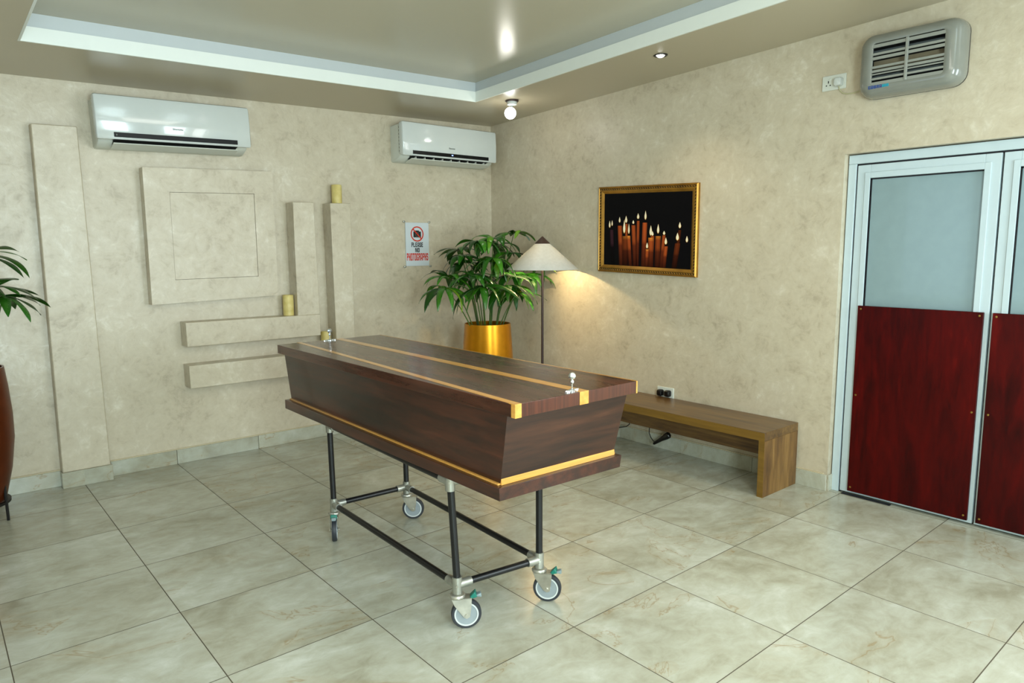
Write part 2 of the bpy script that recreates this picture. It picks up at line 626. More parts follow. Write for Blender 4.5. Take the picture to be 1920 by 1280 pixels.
# right wall with the double-door opening
DY0, DY1, DZ = -3.405, -5.04, 2.105  # opening and later visible positions worked out from image pixels, baked as constants
m = MB()
m.box(0, 0.2, DY0, 0, 0, 3.25)
m.box(0, 0.2, -5.35, DY1, 0, 3.25)
m.box(0, 0.2, YR - 0.2, -6.65, 0, 3.25)
m.box(0, 0.2, -6.65, -5.35, 0, 0.8)  # opening made for the added side fill
m.box(0, 0.2, -6.65, -5.35, 2.4, 3.25)
m.box(0, 0.2, DY1, DY0, DZ, 3.25)
struct(m, 'wall_right', 'stucco', 'beige stucco wall with the candle picture and double door', 'wall')
m = MB()
m.box(XL - 0.2, XL, YR - 0.2, -3.4, 0, 3.25)
m.box(XL - 0.2, XL, -1.8, 0.2, 0, 3.25)
m.box(XL - 0.2, XL, -3.4, -1.8, 0, 0.9)
m.box(XL - 0.2, XL, -3.4, -1.8, 2.4, 3.25)
struct(m, 'wall_left', 'stucco', 'beige stucco wall with a window on the left of the room', 'wall')
m = MB()
m.box(XL, -4.6, YR - 0.2, YR, 0, 3.25)
m.box(-0.4, 0.2, YR - 0.2, YR, 0, 3.25)
m.box(-4.6, -0.4, YR - 0.2, YR, 0, 0.7)
m.box(-4.6, -0.4, YR - 0.2, YR, 2.6, 3.25)
struct(m, 'wall_rear', 'stucco', 'beige stucco wall with a wide window behind the viewer', 'wall')


def window(name, x0, x1, y0, y1, z0, z1, label):
    w_ = thing(name, label, 'window', ((x0 + x1) / 2, (y0 + y1) / 2, z0), kind='structure')
    m = MB()
    t = 0.05
    if x1 - x0 > y1 - y0:
        m.box(x0, x0 + t, y0, y1, z0, z1).box(x1 - t, x1, y0, y1, z0, z1).box(x0 + t, x1 - t, y0, y1, z0, z0 + t).box(x0 + t, x1 - t, y0, y1, z1 - t, z1)
        m.box((x0 + x1) / 2 - t / 2, (x0 + x1) / 2 + t / 2, y0, y1, z0 + t, z1 - t)
        g = bx(x0 + t, x1 - t, (y0 + y1) / 2 - 0.003, (y0 + y1) / 2 + 0.003, z0 + t, z1 - t)
    else:
        m.box(x0, x1, y0, y0 + t, z0, z1).box(x0, x1, y1 - t, y1, z0, z1).box(x0, x1, y0 + t, y1 - t, z0, z0 + t).box(x0, x1, y0 + t, y1 - t, z1 - t, z1)
        m.box(x0, x1, (y0 + y1) / 2 - t / 2, (y0 + y1) / 2 + t / 2, z0 + t, z1 - t)
        g = bx((x0 + x1) / 2 - 0.003, (x0 + x1) / 2 + 0.003, y0 + t, y1 - t, z0 + t, z1 - t)
    m.build('window_frame', 'alu', w_)
    g.build('pane', 'glass', w_)


window('window_1', -4.6, -0.4, YR - 0.13, YR - 0.09, 0.7, 2.6, 'wide white framed window in the rear wall')
window('added_window', 0.09, 0.13, -6.65, -5.35, 0.8, 2.4, 'added white framed window around the side fill light in the right wall')  # unseen window, added to give the side fill an opening
window('window_2', XL - 0.13, XL - 0.09, -3.4, -1.8, 0.9, 2.4, 'white framed window in the left wall')

# dropped ceiling border around a raised tray
TX0, TX1, TY0, TY1 = -3.81, -0.765, -6.0, -0.762


def ceil_slab(m, x0, x1, y0, y1, d0, d1):
    m.hexa([(x0, y0, zc(x0, y0, d0)), (x1, y0, zc(x1, y0, d0)), (x1, y1, zc(x1, y1, d0)), (x0, y1, zc(x0, y1, d0)),
            (x0, y0, zc(x0, y0, d1)), (x1, y0, zc(x1, y0, d1)), (x1, y1, zc(x1, y1, d1)), (x0, y1, zc(x0, y1, d1))])


m = MB()
ceil_slab(m, XL, 0, TY1, 0, 0, 0.12)
ceil_slab(m, XL, 0, YR, TY0, 0, 0.12)
ceil_slab(m, XL, TX0, TY0, TY1, 0, 0.12)
ceil_slab(m, TX1, 0, TY0, TY1, 0, 0.12)
struct(m, 'ceiling', 'soffit', 'glossy beige dropped border of the ceiling around the raised tray', 'ceiling')
m = MB()
ceil_slab(m, XL, 0, YR, 0, 0.150, 0.19)
struct(m, 'ceiling_tray', 'ceiling', 'glossy beige raised middle of the ceiling reflecting the lamp', 'ceiling')
# fascia: lower white band, thinner recessed upper band
m = MB()
t = 0.012
ceil_slab(m, TX0, TX1, TY1 - t, TY1, -0.001, 0.078)
ceil_slab(m, TX1 - t, TX1, TY0, TY1 - t, -0.001, 0.078)
ceil_slab(m, TX0, TX0 + t, TY0, TY1 - t, -0.001, 0.078)
ceil_slab(m, TX0, TX1, TY0, TY0 + t, -0.001, 0.078)
struct(m, 'trim_1', 'fascia', 'bright white lower band edging the raised ceiling tray', 'ceiling trim')
m = MB()
t = 0.004
ceil_slab(m, TX0, TX1, TY1 - t, TY1 + 0.01, 0.078, 0.15)
ceil_slab(m, TX1 - t, TX1 + 0.01, TY0, TY1 - t, 0.078, 0.15)
ceil_slab(m, TX0 - 0.01, TX0 + t, TY0, TY1 - t, 0.078, 0.15)
ceil_slab(m, TX0, TX1, TY0 - 0.01, TY0 + t, 0.078, 0.15)
struct(m, 'trim_2', 'fascia2', 'pale blue grey upper band edging the raised ceiling tray', 'ceiling trim')


# skirting with tile joints every 0.6 m
def skirt_run(m, a, b, fixed, axis, h=0.105, t=0.014):
    """tiles of a skirting run from a to b along axis; fixed = wall face; each tile separated by a thin joint"""
    off = 0.013 if axis == 'x' else 0.115
    cuts = [a]
    k = math.ceil((a - off) / 0.6 + 1e-6)
    while off + 0.6 * k < b - 0.02:
        if off + 0.6 * k > a + 0.02:
            cuts.append(off + 0.6 * k)
        k += 1
    cuts.append(b)
    for c0, c1 in zip(cuts, cuts[1:]):
        if axis == 'x':
            m.box(c0 + 0.0012, c1 - 0.0012, fixed - t, fixed, 0, h)
        else:
            m.box(fixed - t, fixed, c0 + 0.0012, c1 - 0.0012, 0, h)


m = MB()
skirt_run(m, XL, -3.705, 0, 'x')
skirt_run(m, -3.415, -0.0, 0, 'x')
struct(m, 'baseboard_back', 'skirt', 'grey beige marble skirting along the back wall', 'skirting', bevel=0.002)
m = MB()
skirt_run(m, DY0 + 0.0, -0.014, 0, 'y')
m.box(0.0, 0.05, DY0 - 0.013, DY0 + 0.0, 0, 0.105)
struct(m, 'baseboard_right', 'skirt', 'marble skirting along the right wall below the bench', 'skirting', bevel=0.002)
struct(bx(-0.012, 0, -3.38, -0.014, 0.106, 0.112), 'trim_3', 'paint', 'thin cream line of filler above the right skirting', 'skirting trim')
m = MB()
m.box(XL, -3.705, -0.012, 0, 0.106, 0.112).box(-3.415, -0.012, -0.012, 0, 0.106, 0.112)
struct(m, 'trim_4', 'paint', 'thin cream line of filler above the back skirting', 'skirting trim')

# ------------------------------------------------------------------ double door
FX = 0.045
m = MB()
m.box(FX, 0.12, DY0 - 0.053, DY0 - 0.006, 0, 2.046)
m.box(FX, 0.12, DY1 + 0.006, DY1 + 0.053, 0, 2.046)
m.box(FX, 0.12, DY1 + 0.006, DY0 - 0.006, 2.046, 2.10)
struct(m, 'trim_5', 'alu', 'white aluminium frame around the double door', 'door frame', bevel=0.003)


def leaf(name, label, y0, y1, handed):
    d = thing(name, label, 'door', (0.075, (y0 + y1) / 2, 0), kind='structure')
    st = 0.075
    z0, z1 = 0.012, 2.036
    gx = FX + 0.002
    m = MB()
    m.box(gx, gx + 0.045, y0 - st, y0, z0, z1).box(gx, gx + 0.045, y1, y1 + st, z0, z1)
    m.box(gx, gx + 0.045, y1 + st, y0 - st, z1 - st, z1).box(gx, gx + 0.045, y1 + st, y0 - st, z0, z0 + st)
    m.build('leaf_frame', 'alu', d, bevel=0.002)
    m = MB()      # glazing bead
    b = 0.014
    m.box(gx - 0.006, gx + 0.02, y0 - st, y0 - st + 0.03, 1.19, z1 - st + 0.03)
    m.box(gx - 0.006, gx + 0.02, y1 + st - 0.03, y1 + st, 1.19, z1 - st + 0.03)
    m.box(gx - 0.006, gx + 0.02, y1 + st, y0 - st, z1 - st - 0.004, z1 - st + 0.03)
    m.build('glazing_bead', 'alu', d, bevel=0.0015)
    m = MB()
    m.box(gx + 0.012, gx + 0.03, y0 - st - 0.006, y0 - st, 1.19, z1 - st - 0.004)
    m.box(gx + 0.012, gx + 0.03, y1 + st, y1 + st + 0.003, 1.19, z1 - st - 0.004)
    m.box(gx + 0.012, gx + 0.03, y1 + st, y0 - st, z1 - st - 0.012, z1 - st - 0.004)
    m.build('gasket', 'gasket', d)
    bx(gx + 0.016, gx + 0.024, y1 + st, y0 - st, 0.08, z1 - st - 0.004).build('glass_pane', 'frost', d)
    p0, p1 = (y0 - 0.055, y1 + 0.02) if handed else (y0 - 0.012, y1 + 0.04)
    pn = bx(gx - 0.020, gx - 0.002, p1, p0, 0.028, 1.197).build('kick_panel', 'door_ply', d, bevel=0.0015)
    for yy in (p0 - 0.018, p1 + 0.018):
        for zz in (0.055, 0.645, 1.178):
            MB().lathe([(0.0035, 0.0), (0.0065, 0.0), (0.0055, -0.003), (0.0008, -0.004)][::-1], (gx - 0.020, yy, zz), 10, 'x').build('screw', 'brass', pn)
    return d


leaf('door_1', 'left leaf of the double door, full view, frosted pane over red panel', -3.467, -4.203, True)
leaf('door_2', 'right leaf of the double door, cut by the edge of the view', -4.213, -4.97, False)
bx(FX + 0.03, 0.11, -4.2128, -4.2032, 0.012, 2.036).build('astragal', 'gasket')
tag(bpy.data.objects['astragal'], 'black rubber seal filling the gap between both door leaves', 'door seal', kind='structure')
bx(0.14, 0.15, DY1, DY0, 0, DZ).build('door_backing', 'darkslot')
tag(bpy.data.objects['door_backing'], 'dark space behind the double door', 'door backing', kind='structure')
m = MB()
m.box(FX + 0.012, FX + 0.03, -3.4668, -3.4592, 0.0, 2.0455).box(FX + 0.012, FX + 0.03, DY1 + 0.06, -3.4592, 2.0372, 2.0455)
struct(m, 'trim_7', 'gasket', 'black strip painting the shade in the gap between the white door frame and the left leaf', 'door seal')  # strip puts the dark of the frame gap into colour
struct(bx(0.02, 0.045, -3.78, -3.49, 0.0002, 0.006), 'trim_6', 'gasket', 'dark strip of threshold below the left door leaf', 'threshold')

# ------------------------------------------------------------------ stucco reliefs on the back wall


def relief(name, polys, d, label):
    """solid raised from the wall by d; polys = list of xz quads"""
    m = MB()
    for q in polys:
        m.hexa([(q[0][0], -d, q[0][1]), (q[1][0], -d, q[1][1]), (q[1][0], -0.0004, q[1][1]), (q[0][0], -0.0004, q[0][1]),
                (q[3][0], -d, q[3][1]), (q[2][0], -d, q[2][1]), (q[2][0], -0.0004, q[2][1]), (q[3][0], -0.0004, q[3][1])])
    return tag(m.build(name, 'stucco', bevel=0.004), label, 'wall relief')


p_ = thing('pilaster', 'tall flat stucco pilaster left of the square panel, standing on marble skirting', 'pilaster', (-3.57, -0.03, 0))
m = MB()
m.hexa([(-3.708, -0.085, 0.105), (-3.428, -0.085, 0.105), (-3.428, -0.0004, 0.105), (-3.71, -0.0004, 0.105), (-3.706, -0.085, 2.336), (-3.458, -0.085, 2.342), (-3.452, -0.0004, 2.342), (-3.708, -0.0004, 2.338)])
m.build('shaft', 'stucco', p_, bevel=0.006)
bx(-3.714, -3.418, -0.097, -0.0004, 0, 0.106).build('skirting', 'skirt', p_, bevel=0.002)

p_ = thing('square_relief', 'large square raised stucco panel with an inner square, below an air conditioner', 'wall relief', (-2.65, -0.04, 1.18))
X0, X1 = -3.099, -2.202
m = MB()
d = 0.095
ix0, ix1, iz0, iz1 = -2.938, -2.349, 1.348, 1.962
A = [(X0, 1.180), (X1, 1.207), (X1, 2.142), (X0, 2.113)]
B = [(ix0, iz0), (ix1, iz0 + 0.008), (ix1, iz1 + 0.008), (ix0, iz1 - 0.006)]
for i in range(4):
    j = (i + 1) % 4
    q = [A[i], A[j], B[j], B[i]]
    m.add([(a, -d, b) for a, b in q] + [(a, -0.0004, b) for a, b in q], [(0, 1, 2, 3), (0, 4, 5, 1), (2, 6, 7, 3)])
m.build('border', 'stucco', p_)
m = MB()
g_ = 0.0022
m.add([(B[0][0] + g_, -d + 0.004, B[0][1] + g_), (B[1][0] - g_, -d + 0.004, B[1][1] + g_), (B[2][0] - g_, -d + 0.004, B[2][1] - g_), (B[3][0] + g_, -d + 0.004, B[3][1] - g_),
       (B[0][0] + g_, -0.0004, B[0][1] + g_), (B[1][0] - g_, -0.0004, B[1][1] + g_), (B[2][0] - g_, -0.0004, B[2][1] - g_), (B[3][0] + g_, -0.0004, B[3][1] - g_)],
      [(0, 1, 2, 3), (0, 4, 5, 1), (1, 5, 6, 2), (2, 6, 7, 3), (3, 7, 4, 0)])
m.build('inner_square', 'stucco', p_)

relief('relief_ledge', [[(-2.901, 0.871), (-1.886, 0.871), (-1.886, 1.0415), (-2.903, 1.045)], [(-2.071, 1.041), (-1.886, 1.041), (-1.901, 1.924), (-2.071, 1.918)]], 0.14,
       'inner L shaped stucco ledge hugging the square panel, one candle on it')
relief('relief_ledge', [[(-2.897, 0.568), (-1.583, 0.568), (-1.583, 0.735), (-2.899, 0.734)], [(-1.752, 0.7345), (-1.583, 0.7345), (-1.584, 1.927), (-1.762, 1.922)]], 0.14,
       'outer L shaped stucco ledge with candles on its top and behind the coffin')

# ------------------------------------------------------------------ candles


def candle(x, y, z, h, label):
    t_ = thing('pillar_candle', label, 'candle', (x, y, z), 'cream pillar candles on the wall ledges')
    r = 0.041
    MB().lathe([(r, 0), (r, h - 0.006), (r - 0.004, h), (r - 0.008, h - 0.001), (r - 0.012, h - 0.022), (0.001, h - 0.026)], (x, y, z), 32).build('wax_body', 'wax', t_)
    MB().tube([(x, y, z + h - 0.026), (x + 0.001, y, z + h - 0.010)], 0.0015, 6).build('wick', 'ink', t_)


candle(-1.668, -0.072, 1.9265, 0.148, 'cream pillar candle standing highest, on top of the tall ledge')
candle(-2.117, -0.072, 1.0435, 0.160, 'cream pillar candle on the lower ledge beside the square panel corner')
candle(-1.812, -0.072, 0.7352, 0.155, 'cream pillar candle half hidden behind the far end of the coffin')

# ------------------------------------------------------------------ split air conditioners


def split_ac(xc, zb, W, roll, label, led):
    H, D = 0.275, 0.21
    t_ = thing('air_conditioner', label, 'air conditioner', (xc, 0, zb), 'white split air conditioners on the back wall')
    R = Matrix.Translation((xc, 0, zb)) @ Matrix.Rotation(roll, 4, 'Y')

    def ext(prof, x0, x1, mb, rend=0.0):
        loops = []
        for x, k in ((x0, 0.012), (x0 + 0.006, 0.003), (x0 + 0.014, 0.0), (x1 - 0.014, 0.0), (x1 - 0.006, 0.003), (x1, 0.012)):
            cy = sum(p[0] for p in prof) / len(prof)
            cz = sum(p[1] for p in prof) / len(prof)
            loops.append([(x, p[0] + (k if p[0] < cy else 0), p[1] + (k if p[1] < cz else -k)) for p in prof])
        mb.loft(loops)
    hw = W / 2
    m = MB()
    m.X = R
    m.mat('offwhite')
    m.sm = True
    ext([(0, -0.045), (0, H - 0.012), (-0.13, H - 0.006), (-0.168, H - 0.012), (-0.168, 0.01), (-0.150, -0.012), (-0.09, -0.036), (-0.05, -0.047)], -hw + 0.012, hw - 0.012, m)
    m.build('body', None, t_, angle=30)
    m = MB()
    m.X = R
    ext([(-0.160, 0.004), (-0.160, H), (-0.190, H + 0.004), (-0.203, H - 0.002), (-0.208, H - 0.018), (-0.214, H * 0.55), (-0.212, 0.010), (-0.206, 0.0), (-0.19, -0.002)], -hw, hw, m)
    fp = m.build('front_panel', 'whiteplastic', t_, angle=30)
    m = MB()
    m.X = R
    m.box(-hw + 0.100, hw - 0.100, -0.2165, -0.209, 0.013, 0.043)
    m.build('display_strip', 'blackgloss', t_, bevel=0.002)
    m = MB()
    m.X = R
    m.hexa([(-hw + 0.10, -0.205, -0.002), (hw - 0.10, -0.205, -0.002), (hw - 0.10, -0.09, -0.032), (-hw + 0.10, -0.09, -0.032),
            (-hw + 0.10, -0.205, 0.01), (hw - 0.10, -0.205, 0.01), (hw - 0.10, -0.09, 0.0), (-hw + 0.10, -0.09, 0.0)])
    sl = m.build('air_outlet', 'darkslot', t_)
    m = MB()
    m.X = R
    m.hexa([(-hw + 0.095, -0.196, -0.026), (hw - 0.095, -0.196, -0.026), (hw - 0.095, -0.095, -0.050), (-hw + 0.095, -0.095, -0.050),
            (-hw + 0.095, -0.198, -0.020), (hw - 0.095, -0.198, -0.020), (hw - 0.095, -0.095, -0.044), (-hw + 0.095, -0.095, -0.044)])
    m.build('louvre', 'offwhite', t_, bevel=0.002)
    for k in range(9 if led else 0):
        xx = -hw + 0.14 + (W - 0.28) * k / 8
        m = MB()
        m.X = R
        m.box(xx, xx + 0.004, -0.195, -0.13, -0.028, -0.006)
        m.build('vane', 'offwhite', t_)
    # illegible maker's mark: a short row of grey letters
    m = MB()
    m.X = R
    x = -0.034
    for k, (lw, lh) in enumerate(((0.009, 0.0135), (0.005, 0.009), (0.008, 0.009), (0.008, 0.009), (0.008, 0.009), (0.008, 0.009), (0.007, 0.009))):
        m.box(x, x + lw * 0.3, -0.2150, -0.2125, 0.082, 0.082 + lh)
        m.box(x + lw * 0.7, x + lw, -0.2150, -0.2125, 0.082, 0.082 + lh)
        m.box(x + lw * 0.3, x + lw * 0.7, -0.2150, -0.2125, 0.082 + lh * (0.4 if k % 2 else 0.0), 0.082 + lh * (0.4 if k % 2 else 0.0) + 0.003)
        x += lw + 0.002
    m.build('maker_mark', 'greymark', t_)
    if led:
        m = MB()
        m.X = R
        m.box(-0.008, -0.002, -0.2172, -0.216, 0.025, 0.033).box(0.001, 0.007, -0.2172, -0.216, 0.025, 0.033)
        m.build('temperature_display', 'led', t_)
    else:
        m = MB()
        m.X = R
        m.box(-hw + 0.112, -hw + 0.118, -0.2172, -0.216, 0.022, 0.032)
        m.build('indicator', 'greymark', t_)
    # vent ribs on the left flank of the housing
    for k in range(8):
        m = MB()
        m.X = R
        m.box(-hw + 0.009, -hw + 0.013, -0.155, -0.138, 0.03 + k * 0.028, 0.046 + k * 0.028)
        m.build('side_vent', 'greymark', t_)


split_ac(-2.884, 2.277, 0.985, -0.026, 'white split air conditioner above the square panel, louvre nearly shut', False)
split_ac(-0.610, 2.347, 1.02, -0.004, 'white split air conditioner near the room corner with a lit blue display', True)

# ------------------------------------------------------------------ notice
t_ = thing('notice', 'white no photographs notice held by four metal standoffs beside the plant', 'sign', (-0.868, 0, 1.6))
bx(-0.988, -0.742, -0.0085, -0.0065, 1.406, 1.790).build('sheet', 'paper', t_)
cx, cz, y_ = -0.866, 1.690, -0.0090
m = MB()
n = 40
ro, ri = 0.068, 0.057
m.loft([[(cx + r * math.cos(2 * PI * j / n), yy, cz + r * math.sin(2 * PI * j / n)) for j in range(n)] for r, yy in ((ro, y_ - 0.0008), (ro, y_ + 0.0006), (ri, y_ + 0.0006), (ri, y_ - 0.0008))], closed=True)
m.X = Matrix.Translation((cx, 0, cz)) @ Matrix.Rotation(math.radians(45), 4, 'Y')
m.box(-0.062, 0.062, y_ - 0.0022, y_ - 0.001, -0.0055, 0.0055)
m.build('prohibition_ring', 'red', t_)
m = MB()
m.box(cx - 0.039, cx + 0.040, y_ - 0.0008, y_ + 0.0006, cz - 0.030, cz + 0.022)
m.box(cx - 0.018, cx + 0.020, y_ - 0.0008, y_ + 0.0006, cz + 0.022, cz + 0.031)
cm = m.build('camera_symbol', 'ink', t_)
m = MB()
m.loft([[(cx + r * math.cos(2 * PI * j / 24), yy, cz - 0.004 + r * math.sin(2 * PI * j / 24)) for j in range(24)] for r, yy in ((0.019, y_ - 0.0012), (0.019, y_ - 0.0006), (0.0165, y_ - 0.0006), (0.0165, y_ - 0.0012))], closed=True)
m.build('lens_symbol', 'greymark', cm)
word('PLEASE', 'ink', t_, 0.122, 0.042, frame_y(-0.867, -0.0092, 1.594), 'black word PLEASE')
word('NO', 'ink', t_, 0.046, 0.038, frame_y(-0.867, -0.0092, 1.547), 'black word NO', 0.18)
word('PHOTOGRAPHS', 'red', t_, 0.226, 0.066, frame_y(-0.866, -0.0092, 1.486), 'red word PHOTOGRAPHS', 0.20)
for x, z in ((-1.003, 1.797), (-0.737, 1.797), (-1.003, 1.400), (-0.732, 1.400)):
    MB().lathe([(0.006, 0.0), (0.006, -0.012), (0.010, -0.012), (0.010, -0.018), (0.007, -0.020), (0.001, -0.020)], (x, 0, z), 14, 'y').build('standoff', 'galv', t_)

# ------------------------------------------------------------------ framed candle picture
t_ = thing('framed_picture', 'gold framed picture of burning candles on black, on the right wall', 'picture', (-0.015, -1.91, 1.35))
O = [(-1.430, 1.366), (-2.388, 1.338), (-2.388, 2.014), (-1.430, 2.046)]


def inset(q, d):
    c = [sum(p[i] for p in q) / 4 for i in (0, 1)]
    return [(p[0] + (d if p[0] < c[0] else -d), p[1] + (d if p[1] < c[1] else -d)) for p in q]


def ringm(m, q0, x0, q1, x1):
    m.add([(x0, a, b) for a, b in q0] + [(x1, a, b) for a, b in q1], [(i, (i + 1) % 4, 4 + (i + 1) % 4, 4 + i) for i in range(4)])


m = MB()
m.mat('goldframe')
ringm(m, O, 0.0, O, -0.022)
ringm(m, O, -0.022, inset(O, 0.010), -0.030)
ringm(m, inset(O, 0.010), -0.030, inset(O, 0.014), -0.026)
m.mat('framedark')
ringm(m, inset(O, 0.014), -0.026, inset(O, 0.030), -0.024)
m.mat('goldframe')
ringm(m, inset(O, 0.030), -0.024, inset(O, 0.036), -0.026)
ringm(m, inset(O, 0.036), -0.026, inset(O, 0.058), -0.012)
m.build('frame', None, t_)
# carved rope pattern in the groove, one part
m = MB()
q = inset(O, 0.022)
for i in range(4):
    a, b = Vector((0, *q[i])), Vector((0, *q[(i + 1) % 4]))
    L = (b - a).length
    k = int(L / 0.022)
    for j in range(k):
        c = a.lerp(b, (j + 0.5) / k)
        dr = (b - a).normalized()
        m.X = Matrix.Translation((-0.026, c.y, c.z)) @ Matrix.Rotation(math.atan2(dr.z, dr.y) + 0.6, 4, 'X')
        m.loft([[(-0.0035 * s_, 0.0085 * math.cos(t) * (1 - 0.5 * s_), 0.0036 * math.sin(t) * (1 - 0.5 * s_)) for t in [2 * PI * e / 8 for e in range(8)]] for s_ in (0, 1)])
m.build('carved_border', 'goldframe', t_)
# the print: one flat sheet with the candles printed on it
I = inset(O, 0.056)
XP = -0.0135


def uvp(u, v, lay):
    a = Vector((I[0][0], I[0][1])).lerp(Vector((I[1][0], I[1][1])), u)
    b = Vector((I[3][0], I[3][1])).lerp(Vector((I[2][0], I[2][1])), u)
    c = a.lerp(b, v)
    return (XP - 0.00012 * lay, c.x, c.y)


PV, PF, PC = [], [], []


def pq(pts, cols, lay):
    b = len(PV)
    PV.extend(uvp(u, v, lay) for u, v in pts)
    PF.append(tuple(range(b, b + len(pts))))
    PC.extend(cols)


def pcol(h, k=1.0):
    c = lin(h)
    return (c[0] * k, c[1] * k, c[2] * k, 1)


pq([(0, 0), (1, 0), (1, 1), (0, 1)], [pcol('#08070a')] * 4, 0)


def cu_(x, y):
    u = (x - 307) / 948
    top, bot = 240 - 35 * u, 1040 + 45 * u
    return u, (bot - y) / (bot - top)


def pcandle(x, y, wd, xb=None, bright=1.0, tip='#ff9a3a', mid='#c45a28', low='#8a3a1c', lay=1, hot=0.0):
    xb = x if xb is None else xb
    u0, v0 = cu_(x, y)
    ub, _ = cu_(xb, 1060)
    hw_ = wd / 948 / 2
    N = 8
    for i in range(N):
        f0, f1 = i / N, (i + 1) / N
        def st(f, e):
            cx_ = u0 + (ub - u0) * f
            v = v0 * (1 - f) + 0.004 * f
            if f < 0.12:
                c = pcol(tip if hot else mid, bright)
            elif f < 0.5:
                c = pcol(mid, bright * (1.0 - 0.4 * f))
            else:
                c = pcol(low, bright * (1.6 - 1.35 * f) * 0.8)
            k = 0.45 if e else 1.0
            return (cx_, v, (c[0] * k, c[1] * k, c[2] * k, 1))
        a, b = st(f0, 0), st(f1, 0)
        ae, be = st(f0, 1), st(f1, 1)
        for s_ in (-1, 1):
            pq([(a[0], a[1]), (b[0], b[1]), (b[0] + s_ * hw_, b[1]), (a[0] + s_ * hw_, a[1])], [a[2], b[2], be[2], ae[2]], lay)


def pflame(x, yt, yb, wd):
    u0, vt = cu_(x, yt)
    _, vb = cu_(x, yb)
    for sc_, cc, ly in ((1.0, '#d89a1c', 8), (0.80, '#fff6d8', 9)):
        pts = []
        h = vt - vb
        vm = vb + h * (0.5 - 0.5 * sc_) * 0.5
        for tt, ww in ((0, 0.12), (0.12, 0.75), (0.3, 1.0), (0.5, 0.9), (0.75, 0.5), (1.0, 0.05)):
            pts.append((u0 + ww * wd * sc_ / 948 / 2, vm + h * tt * (0.93 if sc_ < 1 else 1)))
        for tt, ww in ((1.0, 0.05), (0.75, 0.5), (0.5, 0.9), (0.3, 1.0), (0.12, 0.75), (0, 0.12)):
            pts.append((u0 - ww * wd * sc_ / 948 / 2, vm + h * tt * (0.93 if sc_ < 1 else 1)))
        pq(pts, [pcol(cc)] * len(pts), ly)


pcandle(396, 645, 40, 415, 0.35, mid='#6a3c4c', low='#20101c', lay=1)
pcandle(1140, 640, 30, 1100, 0.16, lay=1)
pcandle(570, 575, 26, 570, 0.9, lay=1)
pcandle(492, 597, 48, 515, 0.9, lay=2)
pcandle(648, 590, 44, 672, 0.85, lay=2)
pcandle(701, 540, 30, 700, 0.8, lay=2)
pcandle(980, 700, 34, 955, 0.8, lay=2)
pcandle(775, 560, 50, 765, 1.0, lay=3)
pcandle(860, 710, 38, 850, 0.8, lay=3)
pcandle(920, 710, 56, 915, 0.62, lay=3, hot=1)
pcandle(560, 715, 66, 560, 0.42, lay=4, hot=1)
pcandle(596, 710, 38, 622, 0.95, lay=5, hot=1)
pcandle(843, 730, 56, 846, 0.9, lay=5, hot=1)
pcandle(1004, 825, 38, 985, 0.9, lay=5)
pcandle(1122, 790, 52, 1090, 0.30, lay=4)
pcandle(806, 862, 32, 800, 1.0, lay=6, hot=1)
for a in ((373, 540, 622, 22), (402, 535, 600, 18), (490, 497, 562, 22), (565, 485, 565, 30), (545, 530, 685, 30), (598, 572, 690, 22), (647, 533, 575, 24),
          (700, 455, 520, 28), (781, 425, 528, 24), (841, 590, 708, 30), (860, 655, 708, 26), (919, 575, 682, 26), (982, 650, 696, 26), (1002, 725, 805, 28),
          (804, 785, 852, 26), (1119, 670, 758, 32), (1140, 550, 620, 26), (1213, 705, 778, 24)):
    pflame(*a)
me = bpy.data.meshes.new('print')
me.from_pydata([tuple(Vector(p) - WLOC[t_.name]) for p in PV], [], PF)
ca = me.color_attributes.new('Col', 'FLOAT_COLOR', 'POINT')
for i, c in enumerate(PC):
    ca.data[i].color = c
me.materials.append(M['print'])
o = bpy.data.objects.new('print', me)
COL.objects.link(o)
o.parent = t_
o['label'] = 'printed photograph of orange candles in the dark'

# ------------------------------------------------------------------ insect killer lamp on the right wall
yc_, zc_ = -3.765, 2.568
t_ = thing('insect_killer', 'smoky grey slatted insect killer lamp high on the wall above the door', 'insect lamp', (0, yc_, 2.39))
ROLL = -0.008


def lo(w_, h_, r_, x, dz=0.0, dy=0.0):
    return [(x, yc_ + dy - a, zc_ + dz + b - 0.03 * (0) * a) for a, b in rrect(w_, h_, r_)]


m = MB()
m.loft([lo(0.53, 0.345, 0.07, 0.0), lo(0.53, 0.345, 0.07, -0.010), lo(0.515, 0.33, 0.065, -0.012)], False, False)
m.build('back_plate', 'blackplastic', t_)
bx(-0.012, -0.004, yc_ - 0.23, yc_ + 0.23, zc_ - 0.14, zc_ + 0.14).build('dark_interior', 'darkslot', t_)
OW, OH = 0.365, 0.225
m = MB()
m.sm = True
m.loft([lo(0.53, 0.345, 0.07, -0.012), lo(0.532, 0.347, 0.072, -0.050), lo(0.52, 0.338, 0.07, -0.082), lo(0.492, 0.312, 0.062, -0.106), lo(0.44, 0.275, 0.05, -0.117),
        lo(OW + 0.01, OH + 0.01, 0.02, -0.121), lo(OW, OH, 0.015, -0.118), lo(OW, OH, 0.015, -0.108)], False, False)
m.build('cover', 'smoke', t_, angle=50)
opens = [(2.680, 0.010), (2.643, 0.028), (2.612, 0.008), (2.575, 0.034), (2.541, 0.008), (2.520, 0.006), (2.502, 0.016), (2.477, 0.011)]
zt = zc_ + OH / 2
edges = [(zc_ + OH / 2 + 0.002)]
for z, hgt in opens:
    edges += [z + hgt / 2, z - hgt / 2]
edges.append(zc_ - OH / 2 - 0.002)
for a, b in zip(edges[::2], edges[1::2]):
    bx(-0.119, -0.110, yc_ - OW / 2 - 0.002, yc_ + OW / 2 + 0.002, b, a).build('slat', 'smokeslat', t_, bevel=0.001)
